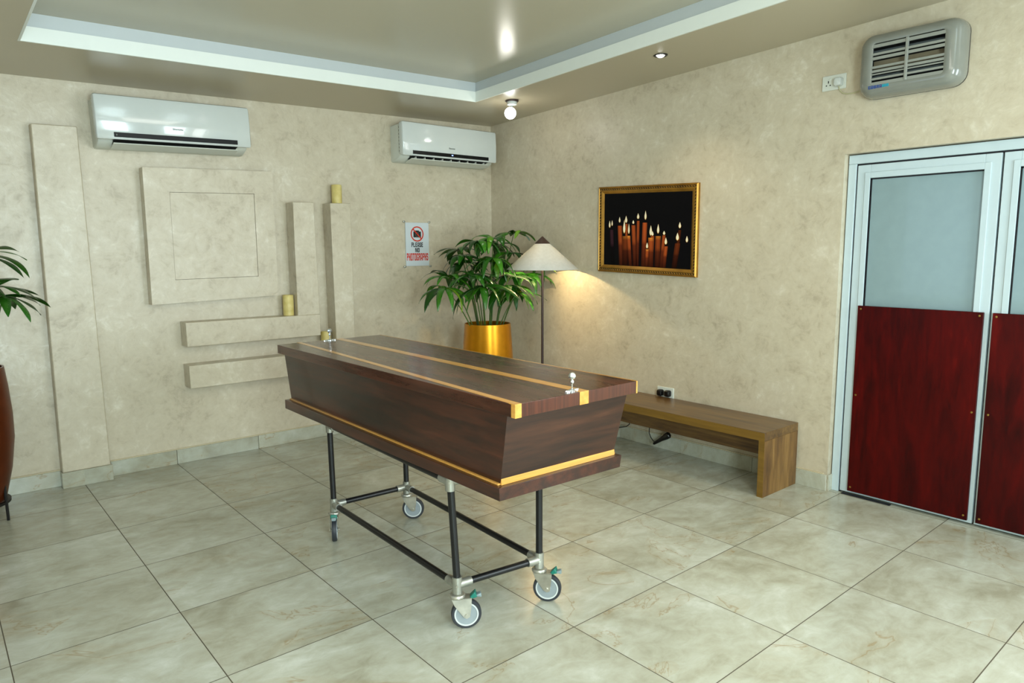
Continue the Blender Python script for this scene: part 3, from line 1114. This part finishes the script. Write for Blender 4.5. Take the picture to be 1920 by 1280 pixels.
bx(-0.124, -0.108, yc_ - 0.004, yc_ + 0.010, zc_ - OH / 2, zc_ + OH / 2).build('centre_bar', 'smokeslat', t_, bevel=0.002)
for z in (2.640, 2.502):
    MB().lathe([(0.013, -0.195), (0.013, 0.195)], (-0.070, yc_, z), 16, 'y').build('lamp_tube', 'tubeglass', t_)
bx(-0.055, -0.045, yc_ - 0.20, yc_ + 0.20, 2.555, 2.598).build('reflector', 'beigeback', t_)
word('COBRA', 'blueink', t_, 0.072, 0.017, frame_x(-0.1205, -3.606, 2.4445), 'dark blue word COBRA')
m = MB()
for k in range(4):
    m.box(-0.1216, -0.119, -3.652 - k * 0.009, -3.645 - k * 0.009, 2.437, 2.452)
m.build('logo_mark', 'cyanink', t_)

# ------------------------------------------------------------------ wall sockets and plugs


def socket(y0, y1, z0, z1, label, holes):
    t_ = thing('wall_socket', label, 'socket', (0, (y0 + y1) / 2, z0))
    bx(-0.009, 0, y1, y0, z0, z1).build('face_plate', 'offwhite', t_, bevel=0.003)
    cy = y0 + (y1 - y0) * 0.27
    zz = (z0 + z1) / 2
    if holes:
        m = MB()
        m.box(-0.0096, -0.008, cy - 0.003, cy + 0.003, zz - 0.001, zz + 0.013)
        m.box(-0.0096, -0.008, cy + 0.008, cy + 0.015, zz - 0.017, zz - 0.010)
        m.box(-0.0096, -0.008, cy - 0.015, cy - 0.008, zz - 0.017, zz - 0.010)
        m.build('pin_holes', 'darkslot', t_)
        m = MB()
        m.box(-0.012, -0.008, cy - 0.014, cy - 0.004, zz + 0.018, zz + 0.026)
        m.build('switch', 'offwhite', t_, bevel=0.001)
    return t_


socket(-3.246, -3.390, 2.492, 2.580, 'white double wall socket high beside the insect killer lamp', True)
socket(-2.052, -2.206, 0.400, 0.490, 'white double wall socket at bench height on the right wall', False)


def plug(x, y, z, mat, label, wd=0.048, hgt=0.05, dp=0.034, group=None):
    m = MB()
    m.sm = True
    loops = []
    for k, (xx, s_) in enumerate(((x, 1.0), (x - dp * 0.6, 1.0), (x - dp * 0.9, 0.88), (x - dp, 0.7))):
        loops.append([(xx, y - a * s_, z + b * s_) for a, b in rrect(wd, hgt, wd * 0.3)])
    m.loft(loops)
    return tag(m.build('power_plug', mat, origin=(x, y, z)), label, 'plug', group)


plug(-0.0095, -3.352, 2.532, 'whiteplastic', 'white plug in the high socket feeding the insect killer')
plug(-0.0095, -2.092, 0.444, 'blackplastic', 'left black plug in the low socket above the bench')
plug(-0.0095, -2.162, 0.446, 'blackplastic', 'right black plug in the low socket above the bench')
pts = []
P0 = [(-0.016, -3.352, 2.507), (-0.010, -3.356, 2.485), (-0.008, -3.372, 2.466), (-0.008, -3.400, 2.456), (-0.008, -3.440, 2.455), (-0.006, -3.490, 2.463)]
cb = MB().tube(P0, 0.0035, 8).build('power_cable', 'cablegrey', origin=P0[0])
tag(cb, 'short cream cable drooping from the high plug to the insect killer', 'cable')
cb = MB().tube([(-0.11, -1.40, 0.090), (-0.10, -1.50, 0.085), (-0.08, -1.62, 0.090), (-0.07, -1.73, 0.105), (-0.07, -1.80, 0.125), (-0.07, -1.83, 0.15), (-0.075, -1.835, 0.21)], 0.004, 8)
cb = cb.build('power_cable', 'blackplastic', origin=(-0.1, -1.6, 0.09))
tag(cb, 'black cable sagging under the bench towards the coffin side', 'cable')
cb = MB().tube([(-0.075, -2.045, 0.21), (-0.075, -2.035, 0.15), (-0.075, -2.035, 0.12), (-0.075, -2.05, 0.09), (-0.080, -2.075, 0.070), (-0.085, -2.105, 0.060)], 0.0035, 8)
cb = cb.build('power_cable', 'blackplastic', origin=(-0.075, -2.045, 0.1))
tag(cb, 'thin black cable loop hanging from the bench down to the black connector', 'cable')
m = MB()
m.sm = True
a, b = Vector((-0.085, -2.085, 0.045)), Vector((-0.085, -2.235, 0.150))
dr = (b - a).normalized()
up_ = Vector((1, 0, 0)).cross(dr)
loops = []
for f_, r_ in ((0, 0.006), (0.05, 0.011), (0.5, 0.016), (0.8, 0.025), (0.97, 0.026), (1.0, 0.02)):
    c = a.lerp(b, f_)
    loops.append([c + Vector((1, 0, 0)) * r_ * 0.7 * math.cos(2 * PI * j / 12) + up_ * r_ * math.sin(2 * PI * j / 12) for j in range(12)])
m.loft(loops)
tag(m.build('cable_connector', 'blackplastic', origin=(-0.085, -2.15, 0.1)), 'black connector hanging on its cable below the bench', 'connector')

# ------------------------------------------------------------------ ceiling lamps
t_ = thing('ceiling_lamp', 'lit white globe bulb on a short stem under the ceiling border corner', 'lamp', (-0.545, -0.955, zc(-0.545, -0.955)))
bxz = zc(-0.545, -0.955)
MB().lathe([(0.055, 0.0), (0.055, -0.008), (0.05, -0.012), (0.001, -0.012)], (-0.545, -0.955, bxz), 28).build('ceiling_plate', 'pole', t_)
MB().lathe([(0.040, -0.012), (0.040, -0.034), (0.034, -0.038), (0.001, -0.038)], (-0.545, -0.955, bxz), 28).build('rose', 'whiteplastic', t_)
MB().lathe([(0.007, -0.038), (0.007, -0.075), (0.014, -0.078), (0.014, -0.095)], (-0.545, -0.955, bxz), 14).build('stem', 'chrome', t_)
gr = 0.047
gc = (-0.557, -0.948, bxz - 0.100)
m = MB()
m.lathe([(max(0.001, gr * math.sin(PI * i / 16)), -gr * math.cos(PI * i / 16)) for i in range(17)], gc, 28)
m.build('globe_bulb', 'globe', t_)
ld = bpy.data.lights.new('globe_glow', 'POINT')
ld.energy = 3
ld.color = (1.0, 0.96, 0.86)
ld.shadow_soft_size = 0.05
lo_ = bpy.data.objects.new('globe_glow', ld)
COL.objects.link(lo_)
lo_.location = (gc[0], gc[1], gc[2] - 0.055)


def downlight(x, y, label, power, group='recessed downlights in the ceiling border'):
    z = zc(x, y)
    t_ = thing('downlight', label, 'downlight', (x, y, z), group)
    m = MB()
    m.lathe([(0.046, 0.004), (0.046, -0.003), (0.042, -0.006), (0.028, -0.004), (0.028, 0.0)], (x, y, z), 28, cap=False)
    m.build('bezel', 'blackmetal', t_)
    MB().lathe([(0.027, -0.001), (0.023, -0.008), (0.012, -0.014), (0.001, -0.015)], (x, y, z), 24).build('bulb', 'spot', t_)
    s = bpy.data.lights.new('downlight_beam', 'SPOT')
    s.energy = power
    s.color = (1.0, 0.82, 0.58)
    s.spot_size = math.radians(115)
    s.spot_blend = 1.0
    s.shadow_soft_size = 0.04
    so = bpy.data.objects.new('downlight_beam', s)
    COL.objects.link(so)
    so.location = (x, y, z - 0.03)


downlight(-0.53, -2.42, 'small round recessed downlight, lit, in the ceiling border above the right wall', 20)

# ------------------------------------------------------------------ floor lamp
LX, LY = -0.335, -1.09


def lamp():
    t_ = thing('floor_lamp', 'bronze floor lamp with a white cone shade, lit, beside the corner plant', 'lamp', (LX, LY, 0))
    MB().lathe([(0.13, 0), (0.13, 0.012), (0.12, 0.018), (0.012, 0.022)], (LX, LY, 0), 40).build('base', 'pole', t_)
    MB().lathe([(0.0105, 0.02), (0.0105, 1.60)], (LX, LY, 0), 16).build('pole', 'pole', t_)
    n = 56
    zt_, zb_ = 1.598, 1.382
    m = MB()
    m.loft([[(LX + r * math.cos(2 * PI * j / n), LY + r * math.sin(2 * PI * j / n), z) for j in range(n)]
            for r, z in ((0.058, zt_), (0.18, zt_ - 0.108), (0.300, zb_), (0.297, zb_ - 0.002), (0.177, zt_ - 0.111), (0.055, zt_ - 0.003))], closed=True)
    m.build('lamp_shade', 'shade', t_, angle=60)
    MB().lathe([(0.064, zt_ - 0.006), (0.061, zt_ + 0.002), (0.004, zt_ + 0.056)], (LX, LY, 0), 32).build('cap', 'cap', t_)
    for k in (0, 1, 2):
        a = 2 * PI * k / 3 + 0.4
        MB().tube([(LX, LY, zt_ - 0.02), (LX + 0.07 * math.cos(a), LY + 0.07 * math.sin(a), zt_ - 0.025)], 0.002, 6).build('shade_carrier', 'pole', t_)
    m = MB()
    m.lathe([(max(0.001, 0.018 * math.sin(PI * i / 12)), -0.018 * math.cos(PI * i / 12)) for i in range(13)], (LX - 0.020, LY - 0.024, zt_ - 0.045), 20)
    m.build('bulb', 'bulb', t_)
    l = bpy.data.lights.new('bulb_light', 'POINT')
    l.energy = 17
    l.color = (1.0, 0.74, 0.38)
    l.shadow_soft_size = 0.015
    lo2 = bpy.data.objects.new('bulb_light', l)
    COL.objects.link(lo2)
    lo2.location = (LX - 0.022, LY - 0.026, zt_ - 0.082)


lamp()

# ------------------------------------------------------------------ potted plants


def planter(t_, x, y, zr, mat, k=1.0):
    prof = [(0.135, 0.10), (0.150, 0.13), (0.190, 0.30), (0.214, 0.48), (0.216, 0.62), (0.207, 0.78), (0.196, zr), (0.186, zr), (0.196, zr - 0.10), (0.001, zr - 0.10)]
    MB().lathe([(r * k, h) for r, h in prof], (x, y, 0), 56).build('planter', mat, t_, angle=50)
    MB().lathe([(0.196 * k, zr - 0.10), (0.14 * k, zr - 0.085), (0.001, zr - 0.08)], (x, y, 0), 30).build('soil', 'soil', t_)
    for i in range(4):
        a = PI / 4 + i * PI / 2 + 0.2
        c, s = math.cos(a), math.sin(a)
        MB().tube([(x + 0.165 * c, y + 0.165 * s, 0.001), (x + 0.160 * c, y + 0.160 * s, 0.30)], 0.008, 8).build('stand_leg', 'blackmetal', t_)
    m = MB()
    n = 36
    m.loft([[(x + r * math.cos(2 * PI * j / n), y + r * math.sin(2 * PI * j / n), z) for j in range(n)] for r, z in ((0.168, 0.10), (0.168, 0.115), (0.150, 0.115), (0.150, 0.10))], closed=True)
    m.build('stand_ring', 'blackmetal', t_)


class Foliage:
    def __init__(s):
        s.v, s.f, s.t = [], [], []

    def leaf(s, p, az, el, L, W, tone, droop, roll=0.0):
        """one leaflet: starts at p in direction (az, el), bends down by droop (radians) over its length"""
        n = 9
        pos = Vector(p)
        side0 = Vector((-math.sin(az), math.cos(az), 0))
        b = len(s.v)
        for i in range(n):
            f_ = i / (n - 1)
            e = el - droop * (f_ ** 1.1)
            d = Vector((math.cos(az) * math.cos(e), math.sin(az) * math.cos(e), math.sin(e)))
            nrm = side0.cross(d).normalized()
            if i:
                pos = pos + d * (L / (n - 1))
            w_ = W * (math.sin(PI * min(1, f_ * 0.93 + 0.05) ** 0.85) ** 0.75) * (1 - 0.25 * f_) * 0.5
            if f_ < 0.12:
                w_ = 0.003 + w_ * 0.25
            if i == n - 1:
                w_ = 0.0006
            sd = (side0 * math.cos(roll) + nrm * math.sin(roll)).normalized()
            n2 = sd.cross(d).normalized()
            wob = 0.004 * math.sin(f_ * 9 + az * 3)
            s.v += [pos + sd * w_ - n2 * 0.0 + n2 * (0.22 * w_ + wob), pos, pos - sd * w_ + n2 * (0.22 * w_ - wob)]
            s.t += [tone, min(1, tone + 0.12), tone]
        for i in range(n - 1):
            a = b + i * 3
            s.f += [(a, a + 1, a + 4, a + 3), (a + 1, a + 2, a + 5, a + 4)]

    def whorl(s, c, n, L, W, el=0.35, droop=1.5, az0=0.0, spread=2 * PI, tone=0.35, jit=0.25):
        n += 2
        for k in range(n):
            az = az0 + spread * k / n + random.uniform(-jit, jit)
            s.leaf(c, az, el + random.uniform(-0.25, 0.25), L * 1.22 * random.uniform(0.8, 1.12), W * 0.88 * random.uniform(0.85, 1.15), min(1, max(0, random.gauss(tone, 0.2))), droop * random.uniform(0.75, 1.2), random.uniform(-0.4, 0.4))

    def build(s, t_):
        me = bpy.data.meshes.new('foliage')
        o0 = WLOC[t_.name]
        me.from_pydata([tuple(Vector(p) - o0) for p in s.v], [], s.f)
        at = me.attributes.new('tone', 'FLOAT', 'POINT')
        for i, t in enumerate(s.t):
            at.data[i].value = t
        for p in me.polygons:
            p.use_smooth = True
        me.materials.append(M['leaf'])
        o = bpy.data.objects.new('foliage', me)
        COL.objects.link(o)
        o.parent = t_
        md = o.modifiers.new('thick', 'SOLIDIFY')
        md.thickness = 0.0012
        md2 = o.modifiers.new('sub', 'SUBSURF')
        md2.levels = md2.render_levels = 1
        return o


def clampbox(F, xmax, ymax):
    for p in F.v:
        if p.x > xmax:
            p.z -= (p.x - xmax) * 0.6
            p.x = xmax - (p.x - xmax) * 0.05
        if p.y > ymax:
            p.z -= (p.y - ymax) * 0.6
            p.y = ymax - (p.y - ymax) * 0.05
        dx, dy = p.x + 0.335, p.y + 1.09
        rr = math.hypot(dx, dy)
        keep = 0.33 if p.z > 1.33 else 0.03
        if rr < keep and p.x > -1.5:
            p.x, p.y = -0.335 + dx / rr * keep, -1.09 + dy / rr * keep


PX, PY, ZR = -0.645, -0.735, 0.925
t_ = thing('potted_plant', 'broad leaved green plant in a gold planter in the room corner', 'plant', (PX, PY, 0))
planter(t_, PX, PY, ZR, 'gold', 1.0)
# heads: (x, y, z, leaflets, length, width, elevation, droop, tone)
heads = [(-0.76, -0.77, 1.61, 9, 0.20, 0.088, 0.55, 1.95, 0.45), (-0.60, -0.77, 1.64, 8, 0.25, 0.085, 0.55, 1.9, 0.5), (-0.28, -0.66, 1.69, 8, 0.20, 0.075, 0.5, 1.3, 0.30),
         (-0.98, -0.65, 1.31, 9, 0.25, 0.080, 0.65, 1.8, 0.25), (-1.10, -0.76, 1.24, 9, 0.27, 0.075, 0.45, 1.9, 0.35), (-0.87, -0.95, 1.26, 9, 0.30, 0.085, 0.15, 1.5, 0.35),
         (-0.60, -0.97, 1.25, 9, 0.28, 0.080, 0.20, 1.6, 0.3), (-0.24, -0.78, 1.33, 8, 0.25, 0.075, 0.35, 1.5, 0.4), (-0.73, -0.51, 1.44, 9, 0.22, 0.080, 0.4, 1.5, 0.15),
         (-0.54, -0.74, 1.46, 9, 0.26, 0.080, 0.4, 1.6, 0.3), (-0.45, -0.90, 1.18, 7, 0.22, 0.065, 0.2, 1.2, 0.35), (-0.17, -0.72, 1.42, 8, 0.24, 0.070, 0.4, 1.4, 0.55),
         (-0.70, -0.42, 1.55, 8, 0.20, 0.080, 0.4, 1.4, 0.2), (-0.92, -0.88, 1.34, 8, 0.22, 0.080, 0.4, 1.6, 0.3), (-0.42, -0.58, 1.58, 8, 0.24, 0.075, 0.4, 1.5, 0.2),
         (-0.72, -0.90, 1.48, 8, 0.26, 0.085, 0.2, 1.7, 0.4), (-0.48, -0.84, 1.34, 8, 0.26, 0.080, 0.3, 1.7, 0.3), (-0.80, -0.62, 1.50, 8, 0.20, 0.080, 0.3, 1.7, 0.15), (-0.36, -0.70, 1.52, 8, 0.24, 0.075, 0.3, 1.6, 0.45), (-0.68, -0.62, 1.34, 8, 0.26, 0.080, 0.2, 1.6, 0.12)]
F = Foliage()
for i, h in enumerate(heads):
    F.whorl(h[:3], h[3], h[4], h[5], h[6], h[7], az0=i * 0.7, tone=h[8])
    c = Vector(h[:3])
    b0 = Vector((PX + (c.x - PX) * 0.32, PY + (c.y - PY) * 0.32, ZR - 0.09))
    mid = b0.lerp(c, 0.55) + Vector(((c.x - PX) * -0.05, (c.y - PY) * -0.05, 0.05))
    pts = []
    for k in range(9):
        q = k / 8
        pts.append(b0 * (1 - q) ** 2 + mid * 2 * q * (1 - q) + c * q * q)
    MB().tube(pts, [0.0055 - 0.0025 * k / 8 for k in range(9)], 7).build('stem', 'stem', t_)
clampbox(F, -0.025, -0.03)
F.build(t_)

# left plant, mostly outside the view
QX, QY = -4.18, -0.42
t_ = thing('potted_plant', 'potted plant cut off by the left edge, in a copper brown planter', 'plant', (QX, QY, 0))
planter(t_, QX, QY, 0.895, 'copper', 1.0)
F = Foliage()
heads = [(-4.07, -0.50, 1.52, 10, 0.25, 0.075, 0.55, 1.5, 0.05), (-4.03, -0.58, 1.36, 10, 0.22, 0.070, 0.35, 1.0, 0.05), (-3.97, -0.62, 1.31, 9, 0.22, 0.075, 0.1, 1.2, 0.08), (-4.30, -0.42, 1.55, 8, 0.28, 0.06, 0.4, 1.5, 0.15),
         (-4.22, -0.30, 1.40, 7, 0.28, 0.055, 0.3, 1.4, 0.1)]
for i, h in enumerate(heads):
    F.whorl(h[:3], h[3], h[4], h[5], h[6], h[7], az0=i * 1.1 + 0.25, tone=h[8], jit=0.12)
    c = Vector(h[:3])
    b0 = Vector((QX + (c.x - QX) * 0.3, QY + (c.y - QY) * 0.3, 0.81))
    mid = b0.lerp(c, 0.5) + Vector((0.02, -0.02, 0.02))
    pts = [b0 * (1 - q) ** 2 + mid * 2 * q * (1 - q) + c * q * q for q in [k / 8 for k in range(9)]]
    MB().tube(pts, 0.004, 7).build('stem', 'stem', t_)
clampbox(F, 9, -0.03)
F.build(t_)

# ------------------------------------------------------------------ bench
t_ = thing('bench', 'low walnut effect bench with a back rail, along the right wall', 'bench', (-0.22, -2.3, 0))
BY0, BY1 = -1.30, -3.205
bx(-0.428, -0.016, BY1 + 0.0, BY0, 0.362, 0.415).build('seat', 'bench', t_, bevel=0.0015)
m = MB()
m.box(-0.431, -0.428, BY1 + 0.002, BY0, 0.362, 0.413)
m.build('front_edge', 'edge', t_)
for y0, y1 in ((BY1, BY1 + 0.040), (BY0 - 0.04, BY0)):
    bx(-0.426, -0.016, y0, y1, 0, 0.3615).build('leg', 'benchz', t_, bevel=0.001)
    bx(-0.4295, -0.4265, y0, y1, 0.0, 0.3615).build('leg_edge', 'edge', t_)
bx(-0.165, -0.145, BY1 + 0.041, BY0 - 0.041, 0.190, 0.3612).build('back_rail', 'bench', t_, bevel=0.001)

# ------------------------------------------------------------------ trolley
ZF = 0.190
L = [Vector((-2.7535, -3.175, 0)), Vector((-2.3425, -3.225, 0)), Vector((-2.720, -2.000, 0)), Vector((-2.275, -2.020, 0))]
LEAN = [Vector((-0.017, 0.013, 0)), Vector((0, 0, 0)), Vector((-0.005, 0.004, 0)), Vector((-0.004, 0.003, 0))]
TT = thing('coffin_trolley', 'black tubular trolley on four caster wheels under the coffin', 'trolley', (-2.545, -2.64, 0))
ZT = 0.628
for p, q in zip(L, LEAN):
    MB().tube([p + Vector((0, 0, ZF + 0.01)), p + q + Vector((0, 0, ZT + 0.012))], 0.0150, 20).build('leg', 'tube', TT)
pairs = ((0, 1), (2, 3), (0, 2), (1, 3))
for a, b in pairs:
    for z, nm in ((ZF, 'bottom_rail'), (ZT, 'top_rail')):
        La, Lb = (L[a], L[b]) if z == ZF else (L[a] + LEAN[a], L[b] + LEAN[b])
        d = (Lb - La).normalized()
        A_, B_ = La + d * 0.02 + Vector((0, 0, z)), Lb - d * 0.02 + Vector((0, 0, z))
        MB().tube([A_, B_], 0.0145, 18).build(nm, 'tube', TT)


def corner(i, z, up):
    m = MB()
    p = L[i] + LEAN[i] if up else L[i]
    if up:
        m.lathe([(0.016, -0.038), (0.0205, -0.038), (0.0205, 0.016), (0.016, 0.020)], (p.x, p.y, z), 22)
    else:
        m.lathe([(0.016, 0.034), (0.0205, 0.034), (0.0205, -0.036), (0.016, -0.040)], (p.x, p.y, z), 22)
    for a, b in pairs:
        if i in (a, b):
            j_ = b if i == a else a
            o_ = L[j_] + LEAN[j_] if up else L[j_]
            d = (o_ - p).normalized()
            m.tube([p + Vector((0, 0, z)) + d * 0.005, p + Vector((0, 0, z)) + d * 0.064], 0.0195, 18)
    f = m.build('corner_fitting', 'galv', TT, angle=40)
    m = MB()
    dd = Vector((-0.6, -0.8, 0)) if i < 2 else Vector((-0.8, -0.6, 0))
    q = p + Vector((0, 0, z)) + dd * 0.019
    m.tube([q, q + dd * 0.005], 0.0052, 10)
    m.build('grub_screw', 'zinc', f)


for i in range(4):
    corner(i, ZF, False)
    corner(i, ZT, True)


def caster(i, az, brake):
    p = L[i]
    c = thing('caster', '', None, (p.x, p.y, 0))
    del c['label']
    c.name = 'caster'
    c.parent = TT
    c.location = Vector((p.x, p.y, 0)) - WLOC[TT.name]
    WLOC[c.name] = Vector((p.x, p.y, 0))
    base = Matrix.Translation((p.x, p.y, 0)) @ Matrix.Rotation(az, 4, 'Z')   # local +x = trailing direction
    off, R = 0.036, 0.0625

    def nb():
        m = MB()
        m.X = base
        return m
    m = nb()
    m.lathe([(0.012, 0.157), (0.012, 0.152), (0.030, 0.150), (0.033, 0.145), (0.033, 0.140), (0.028, 0.135), (0.001, 0.134)], (0, 0, 0), 28)
    m.build('swivel_ring', 'zinc', c, angle=40)
    m = nb()
    for s_ in (-1, 1):
        y0 = s_ * 0.0195
        prof = [(-0.024, 0.135), (off + 0.022, 0.135), (off + 0.020, 0.10), (off + 0.014, 0.055), (off, 0.048), (off - 0.012, 0.055), (-0.014, 0.108)]
        m.loft([[(x, y0, z) for x, z in prof], [(x, y0 + s_ * 0.0025, z) for x, z in prof]])
    m.loft([[(x, y, 0.1325) for x, y in ((-0.024, -0.022), (off + 0.022, -0.022), (off + 0.022, 0.022), (-0.024, 0.022))], [(x, y, 0.136) for x, y in ((-0.024, -0.022), (off + 0.022, -0.022), (off + 0.022, 0.022), (-0.024, 0.022))]])
    m.build('fork', 'zinc', c)
    m = nb()
    m.lathe([(R - 0.013, -0.0125), (R - 0.003, -0.0125), (R, -0.008), (R, 0.008), (R - 0.003, 0.0125), (R - 0.013, 0.0125), (R - 0.013, -0.0125)], (off, 0, R), 44, 'y', cap=False)
    m.build('tyre', 'rubber', c, angle=50)
    m = nb()
    m.lathe([(R - 0.0185, -0.0138), (R - 0.0125, -0.0138), (R - 0.0125, 0.0138), (R - 0.0185, 0.0138), (R - 0.0185, -0.0138)], (off, 0, R), 40, 'y', cap=False)
    m.build('wheel_rim', 'hubring', c, angle=50)
    m = nb()
    m.lathe([(0.001, -0.0148), (0.016, -0.0148), (0.018, -0.0115), (R - 0.0182, -0.0115), (R - 0.0182, 0.0115), (0.018, 0.0115), (0.016, 0.0148), (0.001, 0.0148)], (off, 0, R), 36, 'y')
    m.build('wheel_hub', 'hub', c, angle=40)
    m = nb()
    m.lathe([(0.001, -0.0275), (0.007, -0.0275), (0.007, 0.0275), (0.001, 0.0275)], (off, 0, R), 6, 'y')
    m.build('axle_bolt', 'zinc', c)
    if brake:
        m = nb()
        m.hexa([(off + 0.018, -0.017, 0.128), (off + 0.046, -0.017, 0.136), (off + 0.046, 0.017, 0.136), (off + 0.018, 0.017, 0.128),
                (off + 0.014, -0.017, 0.138), (off + 0.034, -0.017, 0.160), (off + 0.040, 0.017, 0.160), (off + 0.016, 0.017, 0.138)])
        m.build('brake_pedal', 'teal', c, bevel=0.004, seg=3)
        m = nb()
        m.hexa([(off + 0.040, -0.014, 0.136), (off + 0.064, -0.012, 0.132), (off + 0.064, 0.012, 0.132), (off + 0.040, 0.014, 0.136),
                (off + 0.040, -0.014, 0.144), (off + 0.062, -0.012, 0.150), (off + 0.062, 0.012, 0.150), (off + 0.040, 0.014, 0.144)])
        m.build('brake_release', 'greypedal', c, bevel=0.004, seg=3)


caster(0, math.radians(-32), True)
caster(1, math.radians(-50), True)
caster(2, math.radians(-118), True)
caster(3, math.radians(-40), False)

# ------------------------------------------------------------------ coffin
CC = thing('coffin', 'dark wood coffin with yellow inlay strips, resting on the wheeled trolley', 'coffin', (-2.485, -2.57, 0.65))
ZB = 0.6495
m = MB()
m.hexa([(-2.803, -3.515, ZB), (-2.172, -3.535, ZB), (-2.172, -1.535, ZB), (-2.778, -1.545, ZB), (-2.809, -3.520, 0.700), (-2.165, -3.537, 0.700), (-2.165, -1.535, 0.700), (-2.778, -1.545, 0.700)])
m.build('base_plinth', 'coffin', CC, bevel=0.0015)
m = MB()
m.hexa([(-2.781, -3.492, 0.700), (-2.188, -3.510, 0.700), (-2.188, -1.560, 0.700), (-2.745, -1.560, 0.700), (-2.798, -3.556, 0.976), (-2.170, -3.568, 0.976), (-2.170, -1.590, 0.976), (-2.786, -1.590, 0.976)])
m.mat('coffin')
body = m.build('body', 'coffin', CC, bevel=0.0012)
body.data.materials.append(M['coffinend'])
for p in body.data.polygons:
    if p.normal.y < -0.8:
        p.material_index = len(body.data.materials) - 1
# yellow moulding along the foot of the body


def mould(p0, p1, n_, h=0.022, w_=0.006, mat='inlay'):
    p0, p1, n_ = Vector(p0), Vector(p1), Vector(n_)
    u = Vector((0, 0, 1))
    lean = Vector((0, 0, 0))
    m = MB()
    m.hexa([p0 - n_ * 0.004, p1 - n_ * 0.004, p1 + n_ * w_, p0 + n_ * w_, p0 - n_ * 0.004 + u * h, p1 - n_ * 0.004 + u * h, p1 + n_ * w_ + u * h * 0.9, p0 + n_ * w_ + u * h * 0.9])
    return m.build('inlay_moulding', mat, CC, bevel=0.001)


mould((-2.781, -3.493, 0.7002), (-2.187, -3.511, 0.7002), (0, -1, 0), 0.026, 0.006, 'inlayx')
mould((-2.782, -3.492, 0.7002), (-2.746, -1.560, 0.7002), (-1, 0.02, 0), 0.007, 0.010)
mould((-2.187, -3.511, 0.7002), (-2.187, -1.560, 0.7002), (1, 0, 0), 0.010, 0.010)
# lid
ZL0, ZL1 = 0.9765, 1.025
YF, YB = -3.620, -1.562
m = MB()
m.hexa([(-2.818, YF, ZL0), (-2.180, YF, ZL0), (-2.160, YB, ZL0), (-2.817, YB - 0.010, ZL0), (-2.818, YF, ZL1), (-2.180, YF, ZL1), (-2.160, YB, ZL1), (-2.817, YB - 0.010, ZL1)])
lid = m.build('lid', 'lid', CC, bevel=0.0015)
lid.data.materials.append(M['lidend'])
for p in lid.data.polygons:
    if p.normal.y < -0.8:
        p.material_index = 1


def strip(xf0, xf1, xb0, xb1):
    m = MB()
    e = 0.0008
    zt_ = ZL1 + e
    m.hexa([(xf0, YF - e, ZL0 + 0.0), (xf1, YF - e, ZL0 + 0.0), (xf1, YF + 0.02, ZL0 + 0.0), (xf0, YF + 0.02, ZL0 + 0.0),
            (xf0, YF - e, zt_), (xf1, YF - e, zt_), (xf1, YF + 0.02, zt_), (xf0, YF + 0.02, zt_)])
    m.hexa([(xf0, YF + 0.02, ZL1 - 0.002), (xf1, YF + 0.02, ZL1 - 0.002), (xb1, YB + e - 0.004, ZL1 - 0.002), (xb0, YB + e - 0.004, ZL1 - 0.002),
            (xf0, YF + 0.02, zt_), (xf1, YF + 0.02, zt_), (xb1, YB + e - 0.004, zt_), (xb0, YB + e - 0.004, zt_)])
    return m.build('inlay_strip', 'inlay', lid)


strip(-2.8186, -2.789, -2.700, -2.674)
strip(-2.503, -2.456, -2.460, -2.414)
m = MB()
m.hexa([(-2.180, YF - 0.0006, ZL0 - 0.0004), (-2.1725, YF - 0.0006, ZL0 - 0.0004), (-2.1525, YB, ZL0 - 0.0004), (-2.160, YB, ZL0 - 0.0004),
        (-2.180, YF - 0.0006, ZL1 + 0.0004), (-2.1725, YF - 0.0006, ZL1 + 0.0004), (-2.1525, YB, ZL1 + 0.0004), (-2.160, YB, ZL1 + 0.0004)])
m.build('inlay_edging', 'inlay', lid)


def lidscrew(x, y, sc_=1.0):
    z = ZL1 + 0.0004
    t_ = MB()
    t_.X = Matrix.Translation((x, y, z)) @ Matrix.Rotation(0.12, 4, 'Z') @ Matrix.Scale(sc_, 4)
    # lacy leaf-shaped foot
    for s_ in (1, -1):
        pts = []
        for k in range(13):
            f_ = k / 12
            wv = (0.009 * math.sin(PI * f_) ** 0.6 + 0.0016 * math.sin(f_ * 26)) if 0 < f_ < 1 else 0.001
            pts.append((s_ * (0.004 + 0.036 * f_), wv))
        lp = [(a, b) for a, b in pts] + [(a, -b) for a, b in reversed(pts)]
        t_.loft([[(a, b, 0) for a, b in lp], [(a, b, 0.003) for a, b in lp], [(a * 0.92, b * 0.6, 0.0055) for a, b in lp]])
    t_.lathe([(0.014, 0), (0.014, 0.003), (0.008, 0.007), (0.004, 0.009)], (0, 0, 0), 16)
    ft = t_.build('lid_screw', 'silver', lid, angle=25)
    t_ = MB()
    t_.X = Matrix.Translation((x, y, z)) @ Matrix.Scale(sc_, 4)
    t_.lathe([(0.0028, 0.006), (0.0028, 0.026), (0.006, 0.028), (0.0075, 0.033), (0.0065, 0.039), (0.004, 0.041), (0.006, 0.044), (0.012, 0.048), (0.0145, 0.055), (0.013, 0.062), (0.008, 0.068), (0.002, 0.070)], (0, 0, 0), 9)
    t_.build('lid_screw', 'silver', lid, angle=12)


lidscrew(-2.508, -3.585, 1.0)
lidscrew(-2.512, -1.600, 1.0)
